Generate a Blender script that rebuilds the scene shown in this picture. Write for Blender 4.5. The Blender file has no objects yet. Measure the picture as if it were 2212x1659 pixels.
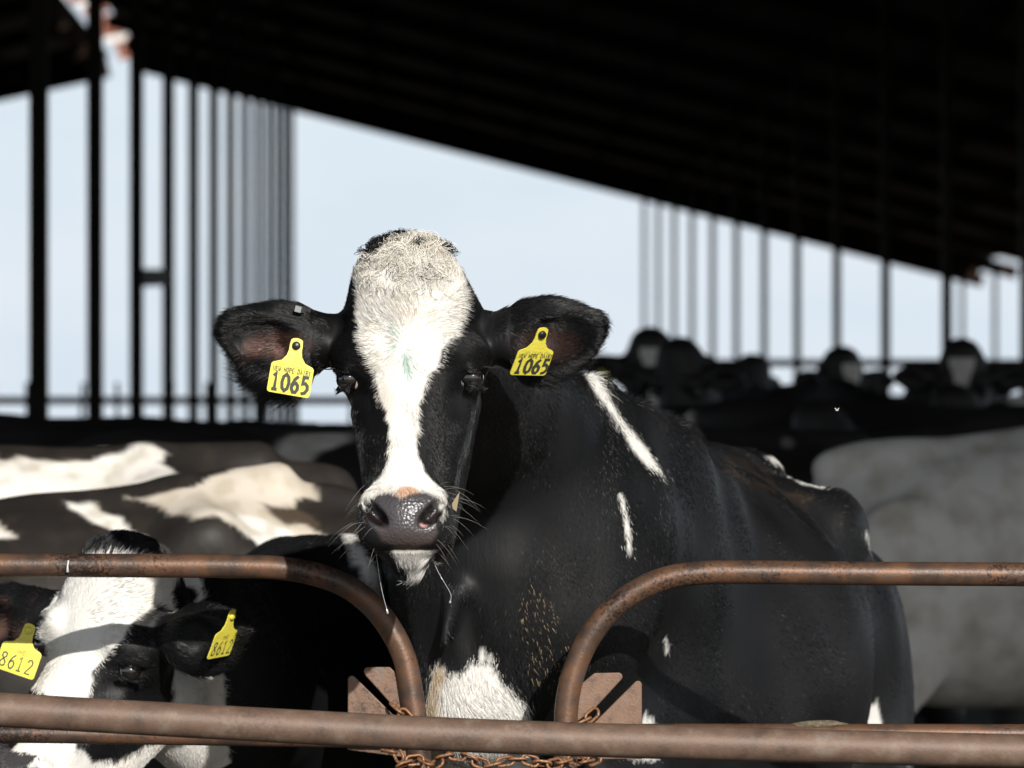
import bpy, math, time
import numpy as np
from mathutils import Matrix, Vector
T0 = time.time()
rng = np.random.default_rng(7)
SC = bpy.context.scene

# ------------------------------------------------------------------ camera, sky, sun, exposure
F = 11842.0            # focal length in units of 1/2212 of the picture width
EYE = 1.45             # lens height
cam = bpy.data.cameras.new('camera')
cam.sensor_width = 36.0
cam.lens = F / 2212 * 36
cam.shift_y = 85.5 / 2212
cam.clip_start = 0.5
cam.clip_end = 6000
cam.dof.use_dof = True
cam.dof.focus_distance = 8.90
cam.dof.aperture_fstop = 8.0
camo = bpy.data.objects.new('camera', cam)
camo.location = (0, 0, EYE)
camo.rotation_euler = (math.pi / 2, 0, 0)
SC.collection.objects.link(camo)
SC.camera = camo

SUN = Vector((-0.29, 1.0, -0.455)).normalized()       # direction the light travels
sun_el = math.asin(-SUN.z)
world = bpy.data.worlds.new("World")
SC.world = world
world.use_nodes = True
wn = world.node_tree
wn.nodes.clear()
sky = wn.nodes.new('ShaderNodeTexSky')
sky.sky_type = 'NISHITA'
sky.sun_disc = False
sky.sun_elevation = sun_el
sky.sun_rotation = math.atan2(-SUN.x, -SUN.y)
sky.altitude = 30
sky.air_density = 1.0
sky.dust_density = 1.2
sky.ozone_density = 1.6
tcw = wn.nodes.new('ShaderNodeTexCoord')
mpw = wn.nodes.new('ShaderNodeMapping')
mpw.inputs['Scale'].default_value = (14, 14, 40)
ns = wn.nodes.new('ShaderNodeTexNoise')
ns.inputs['Scale'].default_value = 1.0
ns.inputs['Detail'].default_value = 4
crw = wn.nodes.new('ShaderNodeValToRGB')
crw.color_ramp.elements[0].position = 0.42
crw.color_ramp.elements[0].color = (0, 0, 0, 1)
crw.color_ramp.elements[1].position = 0.80
crw.color_ramp.elements[1].color = (0.75, 0.75, 0.75, 1)
mxw = wn.nodes.new('ShaderNodeMixRGB')
mxw.inputs['Color2'].default_value = (8.3, 8.6, 9.1, 1)
sep = wn.nodes.new('ShaderNodeSeparateXYZ')          # thin bright haze that thins out with height
wn.links.new(tcw.outputs['Generated'], sep.inputs[0])
mh = wn.nodes.new('ShaderNodeMapRange'); mh.interpolation_type = 'SMOOTHSTEP'
mh.inputs['From Min'].default_value = 0.0; mh.inputs['From Max'].default_value = 0.55
mh.inputs['To Min'].default_value = 0.92; mh.inputs['To Max'].default_value = 0.0
wn.links.new(sep.outputs['Z'], mh.inputs['Value'])
hz = wn.nodes.new('ShaderNodeMixRGB'); hz.inputs['Color2'].default_value = (6.9, 7.85, 8.85, 1)
wn.links.new(mh.outputs[0], hz.inputs['Fac']); wn.links.new(sky.outputs['Color'], hz.inputs['Color1'])
bg = wn.nodes.new('ShaderNodeBackground')
bg.inputs['Strength'].default_value = 0.105
wo = wn.nodes.new('ShaderNodeOutputWorld')
wn.links.new(tcw.outputs['Generated'], mpw.inputs['Vector'])
wn.links.new(mpw.outputs['Vector'], ns.inputs['Vector'])
wn.links.new(ns.outputs['Fac'], crw.inputs['Fac'])
wn.links.new(crw.outputs['Color'], mxw.inputs['Fac'])
wn.links.new(hz.outputs['Color'], mxw.inputs['Color1'])
wn.links.new(mxw.outputs['Color'], bg.inputs['Color'])
wn.links.new(bg.outputs['Background'], wo.inputs['Surface'])

sl = bpy.data.lights.new('sun', 'SUN')
sl.energy = 5.0
sl.angle = math.radians(0.53)
sl.color = (1.0, 0.96, 0.90)
so = bpy.data.objects.new('sun', sl)
so.rotation_euler = SUN.to_track_quat('-Z', 'Y').to_euler()
so.location = (6, -20, 14)
SC.collection.objects.link(so)

SC.view_settings.view_transform = 'Standard'
SC.view_settings.look = 'None'
SC.view_settings.exposure = 0.0
SC.view_settings.gamma = 1.0
SC.view_settings.use_curve_mapping = False
SC.render.engine = 'CYCLES'
SC.cycles.max_bounces = 4
SC.cycles.diffuse_bounces = 2
SC.cycles.glossy_bounces = 2
SC.cycles.caustics_reflective = False
SC.cycles.caustics_refractive = False
try:
    SC.cycles.use_denoising = True
    SC.cycles.denoiser = 'OPENIMAGEDENOISE'
except Exception:
    pass

# ------------------------------------------------------------------ helpers
def P(px, py, Y):
    """a point of the place: direction (px,py) in 2212-wide picture units, Y metres away"""
    return np.array([(px - 1106) * Y / F, Y, EYE + (915 - py) * Y / F])

def link(o, parent=None):
    SC.collection.objects.link(o)
    if parent is not None:
        o.parent = parent
    return o

def tag(o, label=None, cat=None, group=None, kind=None):
    if label: o['label'] = label
    if cat: o['category'] = cat
    if group: o['group'] = group
    if kind: o['kind'] = kind
    return o

def empty(name, loc, rz=0.0):
    o = bpy.data.objects.new(name, None)
    o.location = loc
    o.rotation_euler = (0, 0, rz)
    o.empty_display_size = 0.1
    return link(o)

def mesh_obj(name, V, Fc, mat, parent=None, smooth=False):
    me = bpy.data.meshes.new(name)
    me.from_pydata([tuple(map(float, v)) for v in V], [], [tuple(map(int, f)) for f in Fc])
    me.update()
    if mat is not None:
        me.materials.append(mat)
    if smooth:
        me.polygons.foreach_set('use_smooth', [True] * len(me.polygons))
    return link(bpy.data.objects.new(name, me), parent)

def fast_mesh(name, V, Q, mat):
    me = bpy.data.meshes.new(name)
    me.vertices.add(len(V)); me.vertices.foreach_set('co', np.ascontiguousarray(V, np.float32).ravel())
    n = len(Q)
    me.loops.add(n * 4); me.loops.foreach_set('vertex_index', np.ascontiguousarray(Q, np.int32).ravel())
    me.polygons.add(n)
    me.polygons.foreach_set('loop_start', np.arange(0, n * 4, 4, dtype=np.int32))
    me.polygons.foreach_set('use_smooth', np.ones(n, bool))
    me.update(calc_edges=True)
    me.materials.append(mat)
    return me

class MB:
    def __init__(self): self.v = []; self.f = []
    def add(self, V, Fc):
        b = len(self.v); self.v += [tuple(map(float, x)) for x in V]
        self.f += [tuple(i + b for i in f) for f in Fc]; return self
    def box(self, c, s, R=None):
        c = np.array(c, float); s = np.array(s, float) / 2
        V = np.array([[x, y, z] for x in (-1, 1) for y in (-1, 1) for z in (-1, 1)]) * s
        if R is not None: V = V @ np.array(R).T
        return self.add(V + c, [(0, 1, 3, 2), (4, 6, 7, 5), (0, 4, 5, 1), (2, 3, 7, 6), (0, 2, 6, 4), (1, 5, 7, 3)])
    def beam(self, a, b, w, h, up=(0, 0, 1)):
        a = np.array(a, float); b = np.array(b, float)
        d = b - a; L = np.linalg.norm(d); d /= L
        s = np.cross(d, up); s /= np.linalg.norm(s); u = np.cross(s, d)
        return self.box((a + b) / 2, (L, w, h), np.stack([d, s, u], 1))
    def tube(self, pts, r, seg=16, cap=True):
        V, Fc = tube_geo(pts, r, seg, cap); return self.add(V, Fc)
    def build(self, name, mat, parent=None, smooth=False):
        return mesh_obj(name, self.v, self.f, mat, parent, smooth)

def tube_geo(pts, r, seg=16, cap=True):
    pts = np.array(pts, float); n = len(pts)
    r = np.broadcast_to(np.array(r, float), (n,))
    tan = np.gradient(pts, axis=0); tan /= np.linalg.norm(tan, axis=1)[:, None]
    ref = np.array([0, 0, 1.0]) if abs(tan[0][2]) < .9 else np.array([1.0, 0, 0])
    u = ref - tan[0] * ref.dot(tan[0]); u /= np.linalg.norm(u)
    V = []; an = np.linspace(0, 2 * np.pi, seg, endpoint=False)
    for i in range(n):
        u = u - tan[i] * u.dot(tan[i]); u /= np.linalg.norm(u)
        w = np.cross(tan[i], u)
        V += list(pts[i] + r[i] * (np.cos(an)[:, None] * u + np.sin(an)[:, None] * w))
    Fc = []
    for i in range(n - 1):
        for j in range(seg):
            k = (j + 1) % seg
            Fc.append((i * seg + j, i * seg + k, (i + 1) * seg + k, (i + 1) * seg + j))
    if cap:
        Fc.append(tuple(range(seg - 1, -1, -1))); Fc.append(tuple((n - 1) * seg + j for j in range(seg)))
    return V, Fc

def spline(pts, n=60):
    """Catmull-Rom through the points"""
    p = np.array(pts, float); p = np.vstack([2 * p[0] - p[1], p, 2 * p[-1] - p[-2]])
    m = len(p) - 3; out = []
    for t in np.linspace(0, m - 1e-6, n):
        i = int(t); f = t - i; a, b, c, d = p[i:i + 4]
        out.append(.5 * (2 * b + (c - a) * f + (2 * a - 5 * b + 4 * c - d) * f * f + (3 * b - a - 3 * c + d) * f ** 3))
    return np.array(out)

_nk = {}
def noise(p, freq, seed=0):
    """smooth pseudo noise in about [-1,1] at points p (N,3)"""
    if seed not in _nk:
        g = np.random.default_rng(1000 + seed); k = g.normal(size=(9, 3)); k /= np.linalg.norm(k, axis=1)[:, None]
        k *= g.uniform(.6, 1.7, (9, 1)); _nk[seed] = (k, g.uniform(0, 6.28, 9))
    k, ph = _nk[seed]
    return np.sin(p @ (k.T * freq) + ph).sum(1) / 3.2

def poly_sd(pts, poly):
    """signed distance to a 2D polygon, negative inside"""
    poly = np.array(poly, float); n = len(poly)
    d = np.full(len(pts), 1e9); inside = np.zeros(len(pts), bool)
    for i in range(n):
        a = poly[i]; b = poly[(i + 1) % n]; e = b - a; w = pts - a
        t = np.clip((w @ e) / max(e @ e, 1e-12), 0, 1)
        d = np.minimum(d, ((w - t[:, None] * e) ** 2).sum(1))
        c = (a[1] > pts[:, 1]) != (b[1] > pts[:, 1])
        den = b[1] - a[1] if abs(b[1] - a[1]) > 1e-9 else 1e-9
        inside ^= c & (pts[:, 0] < (b[0] - a[0]) * (pts[:, 1] - a[1]) / den + a[0])
    d = np.sqrt(d); d[inside] *= -1
    return d

# ------------------------------------------------------------------ materials
def mat(name, col, rough=.6, metal=0.0, spec=.5):
    m = bpy.data.materials.new(name); m.use_nodes = True
    b = m.node_tree.nodes['Principled BSDF']
    b.inputs['Base Color'].default_value = (*col, 1); b.inputs['Roughness'].default_value = rough
    b.inputs['Metallic'].default_value = metal; b.inputs['Specular IOR Level'].default_value = spec
    return m

def nd(m, t, **kw):
    n = m.node_tree.nodes.new(t)
    for k, v in kw.items():
        if k in n.inputs.keys(): n.inputs[k].default_value = v
        else: setattr(n, k, v)
    return n
def lk(m, a, b): m.node_tree.links.new(a, b)
def bsdf(m): return m.node_tree.nodes['Principled BSDF']

def noisy(m, stops, scale, detail=6, rough=None, bump=0.0, bump_scale=None, coord='Object', stretch=(1, 1, 1)):
    tc = nd(m, 'ShaderNodeTexCoord'); mp = nd(m, 'ShaderNodeMapping'); mp.inputs['Scale'].default_value = stretch
    lk(m, tc.outputs[coord], mp.inputs['Vector'])
    n = nd(m, 'ShaderNodeTexNoise', Scale=scale, Detail=detail, Roughness=.62); lk(m, mp.outputs[0], n.inputs['Vector'])
    cr = nd(m, 'ShaderNodeValToRGB'); el = cr.color_ramp.elements
    while len(el) < len(stops): el.new(.5)
    for e, (p, c) in zip(el, stops): e.position = p; e.color = (*c, 1)
    lk(m, n.outputs['Fac'], cr.inputs['Fac']); lk(m, cr.outputs['Color'], bsdf(m).inputs['Base Color'])
    if bump:
        n2 = nd(m, 'ShaderNodeTexNoise', Scale=bump_scale or scale * 4, Detail=5); lk(m, mp.outputs[0], n2.inputs['Vector'])
        bp = nd(m, 'ShaderNodeBump', Strength=bump, Distance=.004); lk(m, n2.outputs['Fac'], bp.inputs['Height'])
        lk(m, bp.outputs['Normal'], bsdf(m).inputs['Normal'])
    if rough:
        mr = nd(m, 'ShaderNodeMapRange'); mr.inputs['To Min'].default_value = rough[0]; mr.inputs['To Max'].default_value = rough[1]
        lk(m, n.outputs['Fac'], mr.inputs['Value']); lk(m, mr.outputs[0], bsdf(m).inputs['Roughness'])
    return mp, cr

def rust_mat(name, stops, pits=.85, rough=(.32, .6), metal=.35, scale=14):
    m = mat(name, (.1, .05, .03), .5, metal)
    mp, cr = noisy(m, stops, scale, 8, rough, .14, 240)
    v = nd(m, 'ShaderNodeTexNoise', Scale=170, Detail=5, Roughness=.75); lk(m, mp.outputs[0], v.inputs['Vector'])
    big = nd(m, 'ShaderNodeTexNoise', Scale=5, Detail=3); lk(m, mp.outputs[0], big.inputs['Vector'])
    ad = nd(m, 'ShaderNodeMath', operation='MULTIPLY'); lk(m, v.outputs['Fac'], ad.inputs[0]); lk(m, big.outputs['Fac'], ad.inputs[1])
    r2 = nd(m, 'ShaderNodeValToRGB'); r2.color_ramp.elements[0].position = .285; r2.color_ramp.elements[1].position = .33
    lk(m, ad.outputs[0], r2.inputs['Fac'])
    mx = nd(m, 'ShaderNodeMixRGB'); mx.inputs['Color2'].default_value = (.018, .014, .013, 1)
    pf = nd(m, 'ShaderNodeMath', operation='MULTIPLY'); pf.inputs[1].default_value = pits; lk(m, r2.outputs['Color'], pf.inputs[0]); lk(m, pf.outputs[0], mx.inputs['Fac']); lk(m, cr.outputs['Color'], mx.inputs['Color1'])
    # pale scuffs
    s = nd(m, 'ShaderNodeTexNoise', Scale=60, Detail=6, Roughness=.75); lk(m, mp.outputs[0], s.inputs['Vector'])
    r3 = nd(m, 'ShaderNodeValToRGB'); r3.color_ramp.elements[0].position = .66; r3.color_ramp.elements[1].position = .76
    r3.color_ramp.elements[1].color = (.55, .55, .55, 1)
    lk(m, s.outputs['Fac'], r3.inputs['Fac'])
    mx2 = nd(m, 'ShaderNodeMixRGB'); mx2.inputs['Color2'].default_value = (.34, .27, .21, 1)
    lk(m, r3.outputs['Color'], mx2.inputs['Fac']); lk(m, mx.outputs['Color'], mx2.inputs['Color1'])
    lk(m, mx2.outputs['Color'], bsdf(m).inputs['Base Color'])
    return m

M = {}
M['rust_rail'] = rust_mat('rusty_rail', [(.30, (.048, .036, .030)), (.44, (.095, .059, .042)), (.56, (.165, .083, .046)), (.68, (.11, .082, .068))])
M['rust_pipe'] = rust_mat('worn_brown_pipe', [(.30, (.085, .058, .044)), (.45, (.135, .086, .062)), (.55, (.155, .098, .068)), (.68, (.20, .15, .12))], metal=.15, rough=(.45, .7), pits=.25, scale=24)
M['rust_plate'] = rust_mat('rusty_plate', [(.30, (.085, .055, .04)), (.45, (.17, .10, .066)), (.56, (.20, .115, .072)), (.68, (.17, .135, .115))], metal=.2, rough=(.4, .65), pits=.55, scale=38)
M['rust_chain'] = rust_mat('rusty_chain', [(.3, (.14, .06, .03)), (.5, (.28, .13, .06)), (.7, (.30, .17, .10))], metal=.3)
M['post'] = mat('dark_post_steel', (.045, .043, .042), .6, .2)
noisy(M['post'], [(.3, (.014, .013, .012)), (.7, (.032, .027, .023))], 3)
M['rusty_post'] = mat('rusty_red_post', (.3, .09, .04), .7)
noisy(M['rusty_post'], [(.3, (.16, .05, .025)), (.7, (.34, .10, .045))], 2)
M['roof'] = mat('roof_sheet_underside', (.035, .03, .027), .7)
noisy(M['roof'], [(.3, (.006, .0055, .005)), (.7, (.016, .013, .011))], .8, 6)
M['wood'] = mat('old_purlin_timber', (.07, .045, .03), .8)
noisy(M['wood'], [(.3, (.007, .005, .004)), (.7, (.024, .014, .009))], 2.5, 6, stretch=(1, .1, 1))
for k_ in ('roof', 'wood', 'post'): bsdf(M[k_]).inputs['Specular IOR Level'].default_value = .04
M['white_panel'] = mat('white_ridge_panel', (.7, .7, .66), .6)
M['concrete'] = mat('concrete_floor', (.12, .11, .10), .85)
noisy(M['concrete'], [(.3, (.045, .04, .032)), (.7, (.12, .105, .085))], 1.5, 8, bump=.4)
M['earth'] = mat('bare_earth', (.16, .13, .09), .95)
noisy(M['earth'], [(.3, (.10, .085, .055)), (.7, (.20, .165, .11))], .3, 8)
M['dark_screen'] = mat('dark_screen_wall', (.06, .055, .05), .9)
noisy(M['dark_screen'], [(.3, (.03, .028, .026)), (.7, (.08, .072, .064))], 1.2, 6)
M['gate'] = mat('dark_gate_steel', (.04, .036, .032), .6, .2)
noisy(M['gate'], [(.3, (.025, .022, .02)), (.7, (.07, .05, .04))], 6)
M['tag'] = mat('yellow_tag_plastic', (.78, .66, .06), .35)
mp, cr = noisy(M['tag'], [(.25, (.62, .48, .05)), (.42, (.82, .71, .075)), (.75, (.86, .77, .13))], 60, 5, bump=.25, bump_scale=220)
M['tag_ink'] = mat('dark_tag_print', (.045, .05, .04), .6)
M['tag_ink_faint'] = mat('faded_tag_print', (.50, .41, .10), .6)
M['rivet'] = mat('black_tag_rivet', (.012, .012, .012), .35)
M['metal'] = mat('silver_clip', (.75, .74, .72), .3, .9)
M['eye'] = mat('dark_eye', (.006, .005, .005), .04, 0, .8)
bsdf(M['eye']).inputs['Coat Weight'].default_value = 1.0
M['eye_white'] = mat('eye_corner', (.50, .37, .36), .3)
M['saliva'] = mat('saliva', (.85, .87, .9), .05, 0, .8)
bsdf(M['saliva']).inputs['Transmission Weight'].default_value = .6
M['straw'] = mat('straw', (.42, .34, .20), .7)
M['paint_white'] = mat('white_drip', (.7, .7, .68), .5)
M['manure'] = mat('dried_muck', (.15, .125, .085), .95)
noisy(M['manure'], [(.3, (.07, .055, .035)), (.7, (.22, .18, .12))], 120, 5, bump=.8)
M['fly'] = mat('pale_fly', (.5, .48, .44), .4)

def coat_material(name, attr='coat_color', near=True):
    """animal skin under the hair: colour from the coat's own markings, wetness from the muzzle mask"""
    m = mat(name, (.02, .02, .02), .5)
    b = bsdf(m)
    a = nd(m, 'ShaderNodeAttribute', attribute_name=attr); lk(m, a.outputs['Color'], b.inputs['Base Color'])
    w = nd(m, 'ShaderNodeAttribute', attribute_name='wet')
    mr = nd(m, 'ShaderNodeMapRange'); mr.inputs['To Min'].default_value = .50; mr.inputs['To Max'].default_value = .33
    lk(m, w.outputs['Fac'], mr.inputs['Value']); lk(m, mr.outputs[0], b.inputs['Roughness'])
    tc = nd(m, 'ShaderNodeTexCoord')
    # pebbled nose
    v = nd(m, 'ShaderNodeTexVoronoi', Scale=210.0); lk(m, tc.outputs['Object'], v.inputs['Vector'])
    h = nd(m, 'ShaderNodeTexNoise', Scale=160.0, Detail=4); lk(m, tc.outputs['Object'], h.inputs['Vector'])
    mpn = nd(m, 'ShaderNodeMapping'); mpn.inputs['Scale'].default_value = (170, 40, 34); lk(m, tc.outputs['Object'], mpn.inputs['Vector'])
    g = nd(m, 'ShaderNodeTexNoise', Scale=1.0, Detail=5, Roughness=.6); lk(m, mpn.outputs[0], g.inputs['Vector'])
    mx = nd(m, 'ShaderNodeMixRGB'); lk(m, w.outputs['Fac'], mx.inputs['Fac'])
    lk(m, g.outputs['Fac'], mx.inputs['Color1']); lk(m, v.outputs['Distance'], mx.inputs['Color2'])
    bp = nd(m, 'ShaderNodeBump', Strength=.32 if near else .25, Distance=.003); lk(m, mx.outputs['Color'], bp.inputs['Height'])
    lk(m, bp.outputs['Normal'], b.inputs['Normal'])
    sp = nd(m, 'ShaderNodeMapRange'); sp.inputs['To Min'].default_value = .22; sp.inputs['To Max'].default_value = .55
    lk(m, w.outputs['Fac'], sp.inputs['Value']); lk(m, sp.outputs[0], b.inputs['Specular IOR Level'])
    return m
M['coat'] = coat_material('cow_coat')
def hair_material(name):
    m = mat(name, (.02, .02, .02), .36, 0, .45)
    a = nd(m, 'ShaderNodeAttribute', attribute_name='hair_color'); lk(m, a.outputs['Color'], bsdf(m).inputs['Base Color'])
    return m
M['hair'] = hair_material('cow_hair')
M['whisker'] = mat('whisker_hair', (.28, .26, .24), .4)

def herd_material():
    """coat of the cows further back: black and white patches from object-space noise, a seed per animal"""
    m = mat('herd_coat', (.02, .02, .02), .6)
    tc = nd(m, 'ShaderNodeTexCoord'); oi = nd(m, 'ShaderNodeObjectInfo')
    sc = nd(m, 'ShaderNodeMath', operation='MULTIPLY'); sc.inputs[1].default_value = 37.0; lk(m, oi.outputs['Random'], sc.inputs[0])
    cv = nd(m, 'ShaderNodeCombineXYZ'); lk(m, sc.outputs[0], cv.inputs[0]); lk(m, sc.outputs[0], cv.inputs[2])
    va = nd(m, 'ShaderNodeVectorMath', operation='ADD'); lk(m, tc.outputs['Object'], va.inputs[0]); lk(m, cv.outputs[0], va.inputs[1])
    n = nd(m, 'ShaderNodeTexNoise', Scale=1.6, Detail=3, Roughness=.45); lk(m, va.outputs[0], n.inputs['Vector'])
    at = nd(m, 'ShaderNodeAttribute', attribute_type='OBJECT', attribute_name='whiteness')
    sb = nd(m, 'ShaderNodeMath', operation='ADD'); lk(m, n.outputs['Fac'], sb.inputs[0]); lk(m, at.outputs['Fac'], sb.inputs[1])
    bl = nd(m, 'ShaderNodeAttribute', attribute_name='blaze')
    bo = nd(m, 'ShaderNodeAttribute', attribute_type='OBJECT', attribute_name='blazed'); bm_ = nd(m, 'ShaderNodeMath', operation='MULTIPLY'); lk(m, bl.outputs['Fac'], bm_.inputs[0]); lk(m, bo.outputs['Fac'], bm_.inputs[1])
    b2 = nd(m, 'ShaderNodeMath', operation='ADD'); lk(m, sb.outputs[0], b2.inputs[0]); lk(m, bm_.outputs[0], b2.inputs[1])
    cr = nd(m, 'ShaderNodeValToRGB'); cr.color_ramp.elements[0].position = .56; cr.color_ramp.elements[1].position = .60
    lk(m, b2.outputs[0], cr.inputs['Fac'])
    dirt = nd(m, 'ShaderNodeTexNoise', Scale=9.0, Detail=6); lk(m, va.outputs[0], dirt.inputs['Vector'])
    wc = nd(m, 'ShaderNodeValToRGB'); wc.color_ramp.elements[0].position = .32; wc.color_ramp.elements[1].position = .6
    wc.color_ramp.elements[0].color = (.50, .455, .39, 1); wc.color_ramp.elements[1].color = (.76, .73, .68, 1)
    lk(m, dirt.outputs['Fac'], wc.inputs['Fac'])
    mx = nd(m, 'ShaderNodeMixRGB'); mx.inputs['Color1'].default_value = (.016, .014, .013, 1)
    lk(m, cr.outputs['Color'], mx.inputs['Fac']); lk(m, wc.outputs['Color'], mx.inputs['Color2'])
    lk(m, mx.outputs['Color'], bsdf(m).inputs['Base Color'])
    return m
M['herd'] = herd_material()

# ------------------------------------------------------------------ ground and barn
BA = -0.01883           # the barn's axis leans this much to the left of the view
def B(x, z, h): return np.array([x + BA * z, z - BA * x, h])
RX, RZ = -5.17, 8.60    # ridge
def roof_h(x): return RZ - (.255 * (x - RX) if x > RX else .217 * (RX - x))

mesh_obj('ground', [(-3000, -500, -.02), (3000, -500, -.02), (3000, 5000, -.02), (-3000, 5000, -.02)], [(0, 1, 2, 3)], M['earth'])['kind'] = 'structure'
fl = MB(); fl.box((-4, 56, -.06), (34, 104, .12)); tag(fl.build('barn_floor', M['concrete']), kind='structure')

barn = empty('barn', B(0, 55, 0)); bl = np.array(barn.location)
tag(barn, 'long open-sided dark barn with pitched roof on rows of slim posts', 'barn')
def bpart(mb, name, m):
    o = mb.build(name, m, barn); o.location = -bl; return o
Z0, Z1 = 2.7, 105.0
for (xa, xb) in ((RX + .02, 10.85), (-21.2, RX - .56)):
    mb = MB(); n = 90; xs = np.linspace(xa, xb, n)     # corrugated sheets
    V = []; Fc = []
    for i, x in enumerate(xs):
        h = roof_h(x) + .02 * math.sin(i * math.pi / 1.0)
        for zz in (Z0, Z1):
            V.append(B(x, zz, h)); V.append(B(x, zz, h + .05))
    for i in range(n - 1):
        a = i * 4; b = a + 4
        Fc += [(a, b, b + 2, a + 2), (a + 1, a + 3, b + 3, b + 1), (a, a + 1, b + 1, b), (a + 2, b + 2, b + 3, a + 3)]
    Fc += [(0, 2, 3, 1), ((n - 1) * 4, (n - 1) * 4 + 1, (n - 1) * 4 + 3, (n - 1) * 4 + 2)]
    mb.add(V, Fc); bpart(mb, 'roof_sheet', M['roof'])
S = 5.9
for k in range(18):                                     # rafters at every frame
    z = S * (k + .77)
    if z < Z0: continue
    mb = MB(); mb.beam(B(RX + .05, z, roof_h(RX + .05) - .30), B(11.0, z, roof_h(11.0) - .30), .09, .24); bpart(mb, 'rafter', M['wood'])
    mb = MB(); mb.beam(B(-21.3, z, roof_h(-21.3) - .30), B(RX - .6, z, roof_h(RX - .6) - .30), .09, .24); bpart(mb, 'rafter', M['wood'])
for x in list(np.arange(RX + .5, 10.9, 1.35)) + list(np.arange(RX - .9, -21, -1.35)):
    mb = MB(); mb.beam(B(x, Z0 + .1, roof_h(x) - .105), B(x, Z1 - .1, roof_h(x) - .105), .06, .15); bpart(mb, 'purlin', M['wood'])
for (xa, xb) in ((RX + .03, 10.95), (-21.25, RX - .57)):     # board closing the far gable edge
    mb = MB(); mb.beam(B(xa, Z1 + .05, roof_h(xa) - .19), B(xb, Z1 + .05, roof_h(xb) - .19), .06, .40); bpart(mb, 'fascia', M['wood'])
# open ridge: rusty boards and pale panels standing across the gap
g = np.random.default_rng(3)
for k in range(8, 36):
    z = S * (k / 2 + .5) + g.uniform(-.3, .3)
    x0, x1 = RX - .55, RX - .02
    mb = MB(); mb.beam(B(x0 + g.uniform(0, .2), z, RZ - .02), B(x1, z, RZ + .06), .05, .17 + g.uniform(0, .06)); bpart(mb, 'ridge_board', M['rusty_post'])
    if k % 3 == 0:
        mb = MB(); mb.beam(B(x0 + .1, z + 1.2, RZ + .02), B(x1 - .05, z + 1.2, RZ + .06), .03, .26); bpart(mb, 'ridge_panel', M['white_panel'])
for xr, ph, rows in ((-2.218, 5.58, range(0, 13)), (4.506, .77, range(5, 18)), (10.6, .77, range(10, 18))):
    for n in rows:
        z = S * (n + ph)
        if z > Z1: continue
        c = B(xr, z, 0); h = roof_h(xr) - .4
        if xr < 10:
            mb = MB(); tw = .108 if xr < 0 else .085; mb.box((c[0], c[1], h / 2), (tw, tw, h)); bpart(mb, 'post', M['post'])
        else:
            mb = MB(); mb.box((c[0], c[1], 1.3), (.1, .1, 2.6)); bpart(mb, 'post', M['rusty_post'])
            mb = MB(); mb.box((c[0], c[1], (h + 2.6) / 2), (.085, .085, h - 2.6)); bpart(mb, 'post', M['post'])
mb = MB(); mb.beam(B(-2.218, S * 7.58 + .05, 2.64), B(-2.218, S * 8.58 - .05, 2.80), .07, .15); bpart(mb, 'brace', M['post'])

def headlock(name, label, z, xa, xb, rails, bars, step):
    c = B((xa + xb) / 2, z, 0); e = empty(name, c, -BA); tag(e, label, 'fence')
    L = xb - xa
    for h in rails:
        mb = MB(); mb.tube([(-L / 2, 0, h), (0, 0, h), (L / 2, 0, h)], .032, 10); mb.build('rail', M['gate'], e, True)
    x = -L / 2; i = 0
    while x <= L / 2:
        lean = .07 if i % 2 else -.02
        mb = MB(); mb.tube([(x, .04, .1), (x + lean * .5, .04, bars * .6), (x + lean, .04, bars)], .017, 8); mb.build('stanchion', M['gate'], e, True)
        x += step; i += 1
headlock('feed_fence', 'dark headlock fence with slanted stanchions behind the left-hand herd', 44.0, -5.2, .4, (1.635, 1.40), 1.78, .36)
headlock('cross_gate', 'dark pipe gate across the barn behind the cows at the far right', 46.0, 2.6, 6.6, (1.96, 1.66, 1.3), 1.9, 1.6)
w = MB(); c = B(-4, 84, .70); w.box((c[0], c[1], .72), (33, .2, 1.44)); tag(w.build('screen_wall', M['dark_screen']), 'added low dark wall hiding the sunlit ground past the barn', 'wall')  # added wall, keeps the bright strip of ground beyond the barn dark

# ------------------------------------------------------------------ implicit surfaces
def E(c, r, R=None): return ('E', np.array(c, float), np.array(r, float), None if R is None else np.array(R, float))
def C(a, b, ra, rb): return ('C', np.array(a, float), np.array(b, float), ra, rb)
def X(a, b, ua, ub, u):
    return ('X', np.array(a, float), np.array(b, float), np.array(ua, float), np.array(ub, float), np.array(u, float))
def sd(pr, p):
    if pr[0] == 'E':
        q = p - pr[1]
        if pr[3] is not None: q = q @ pr[3]
        q = q / pr[2]; k0 = np.sqrt((q * q).sum(1)) + 1e-9; q = q / pr[2]
        return k0 * (k0 - 1) / (np.sqrt((q * q).sum(1)) + 1e-9)
    if pr[0] == 'C':
        _, a, b, ra, rb = pr; d = b - a; t = np.clip(((p - a) @ d) / (d @ d), 0, 1)
        return np.sqrt(((p - a - t[:, None] * d) ** 2).sum(1)) - (ra + (rb - ra) * t)
    _, a, b, ra, rb, u = pr
    d = b - a; L = np.linalg.norm(d); w = d / L; u = u - w * (u @ w); u /= np.linalg.norm(u); v = np.cross(w, u)
    t = np.clip(((p - a) @ d) / (L * L), 0, 1); q = p - a - t[:, None] * d
    ru = ra[0] + (rb[0] - ra[0]) * t; rv = ra[1] + (rb[1] - ra[1]) * t; rw = np.minimum(ru, rv)
    x = q @ u / ru; y = q @ v / rv; z = q @ w / rw
    k0 = np.sqrt(x * x + y * y + z * z) + 1e-9; x /= ru; y /= rv; z /= rw
    return k0 * (k0 - 1) / (np.sqrt(x * x + y * y + z * z) + 1e-9)
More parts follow.
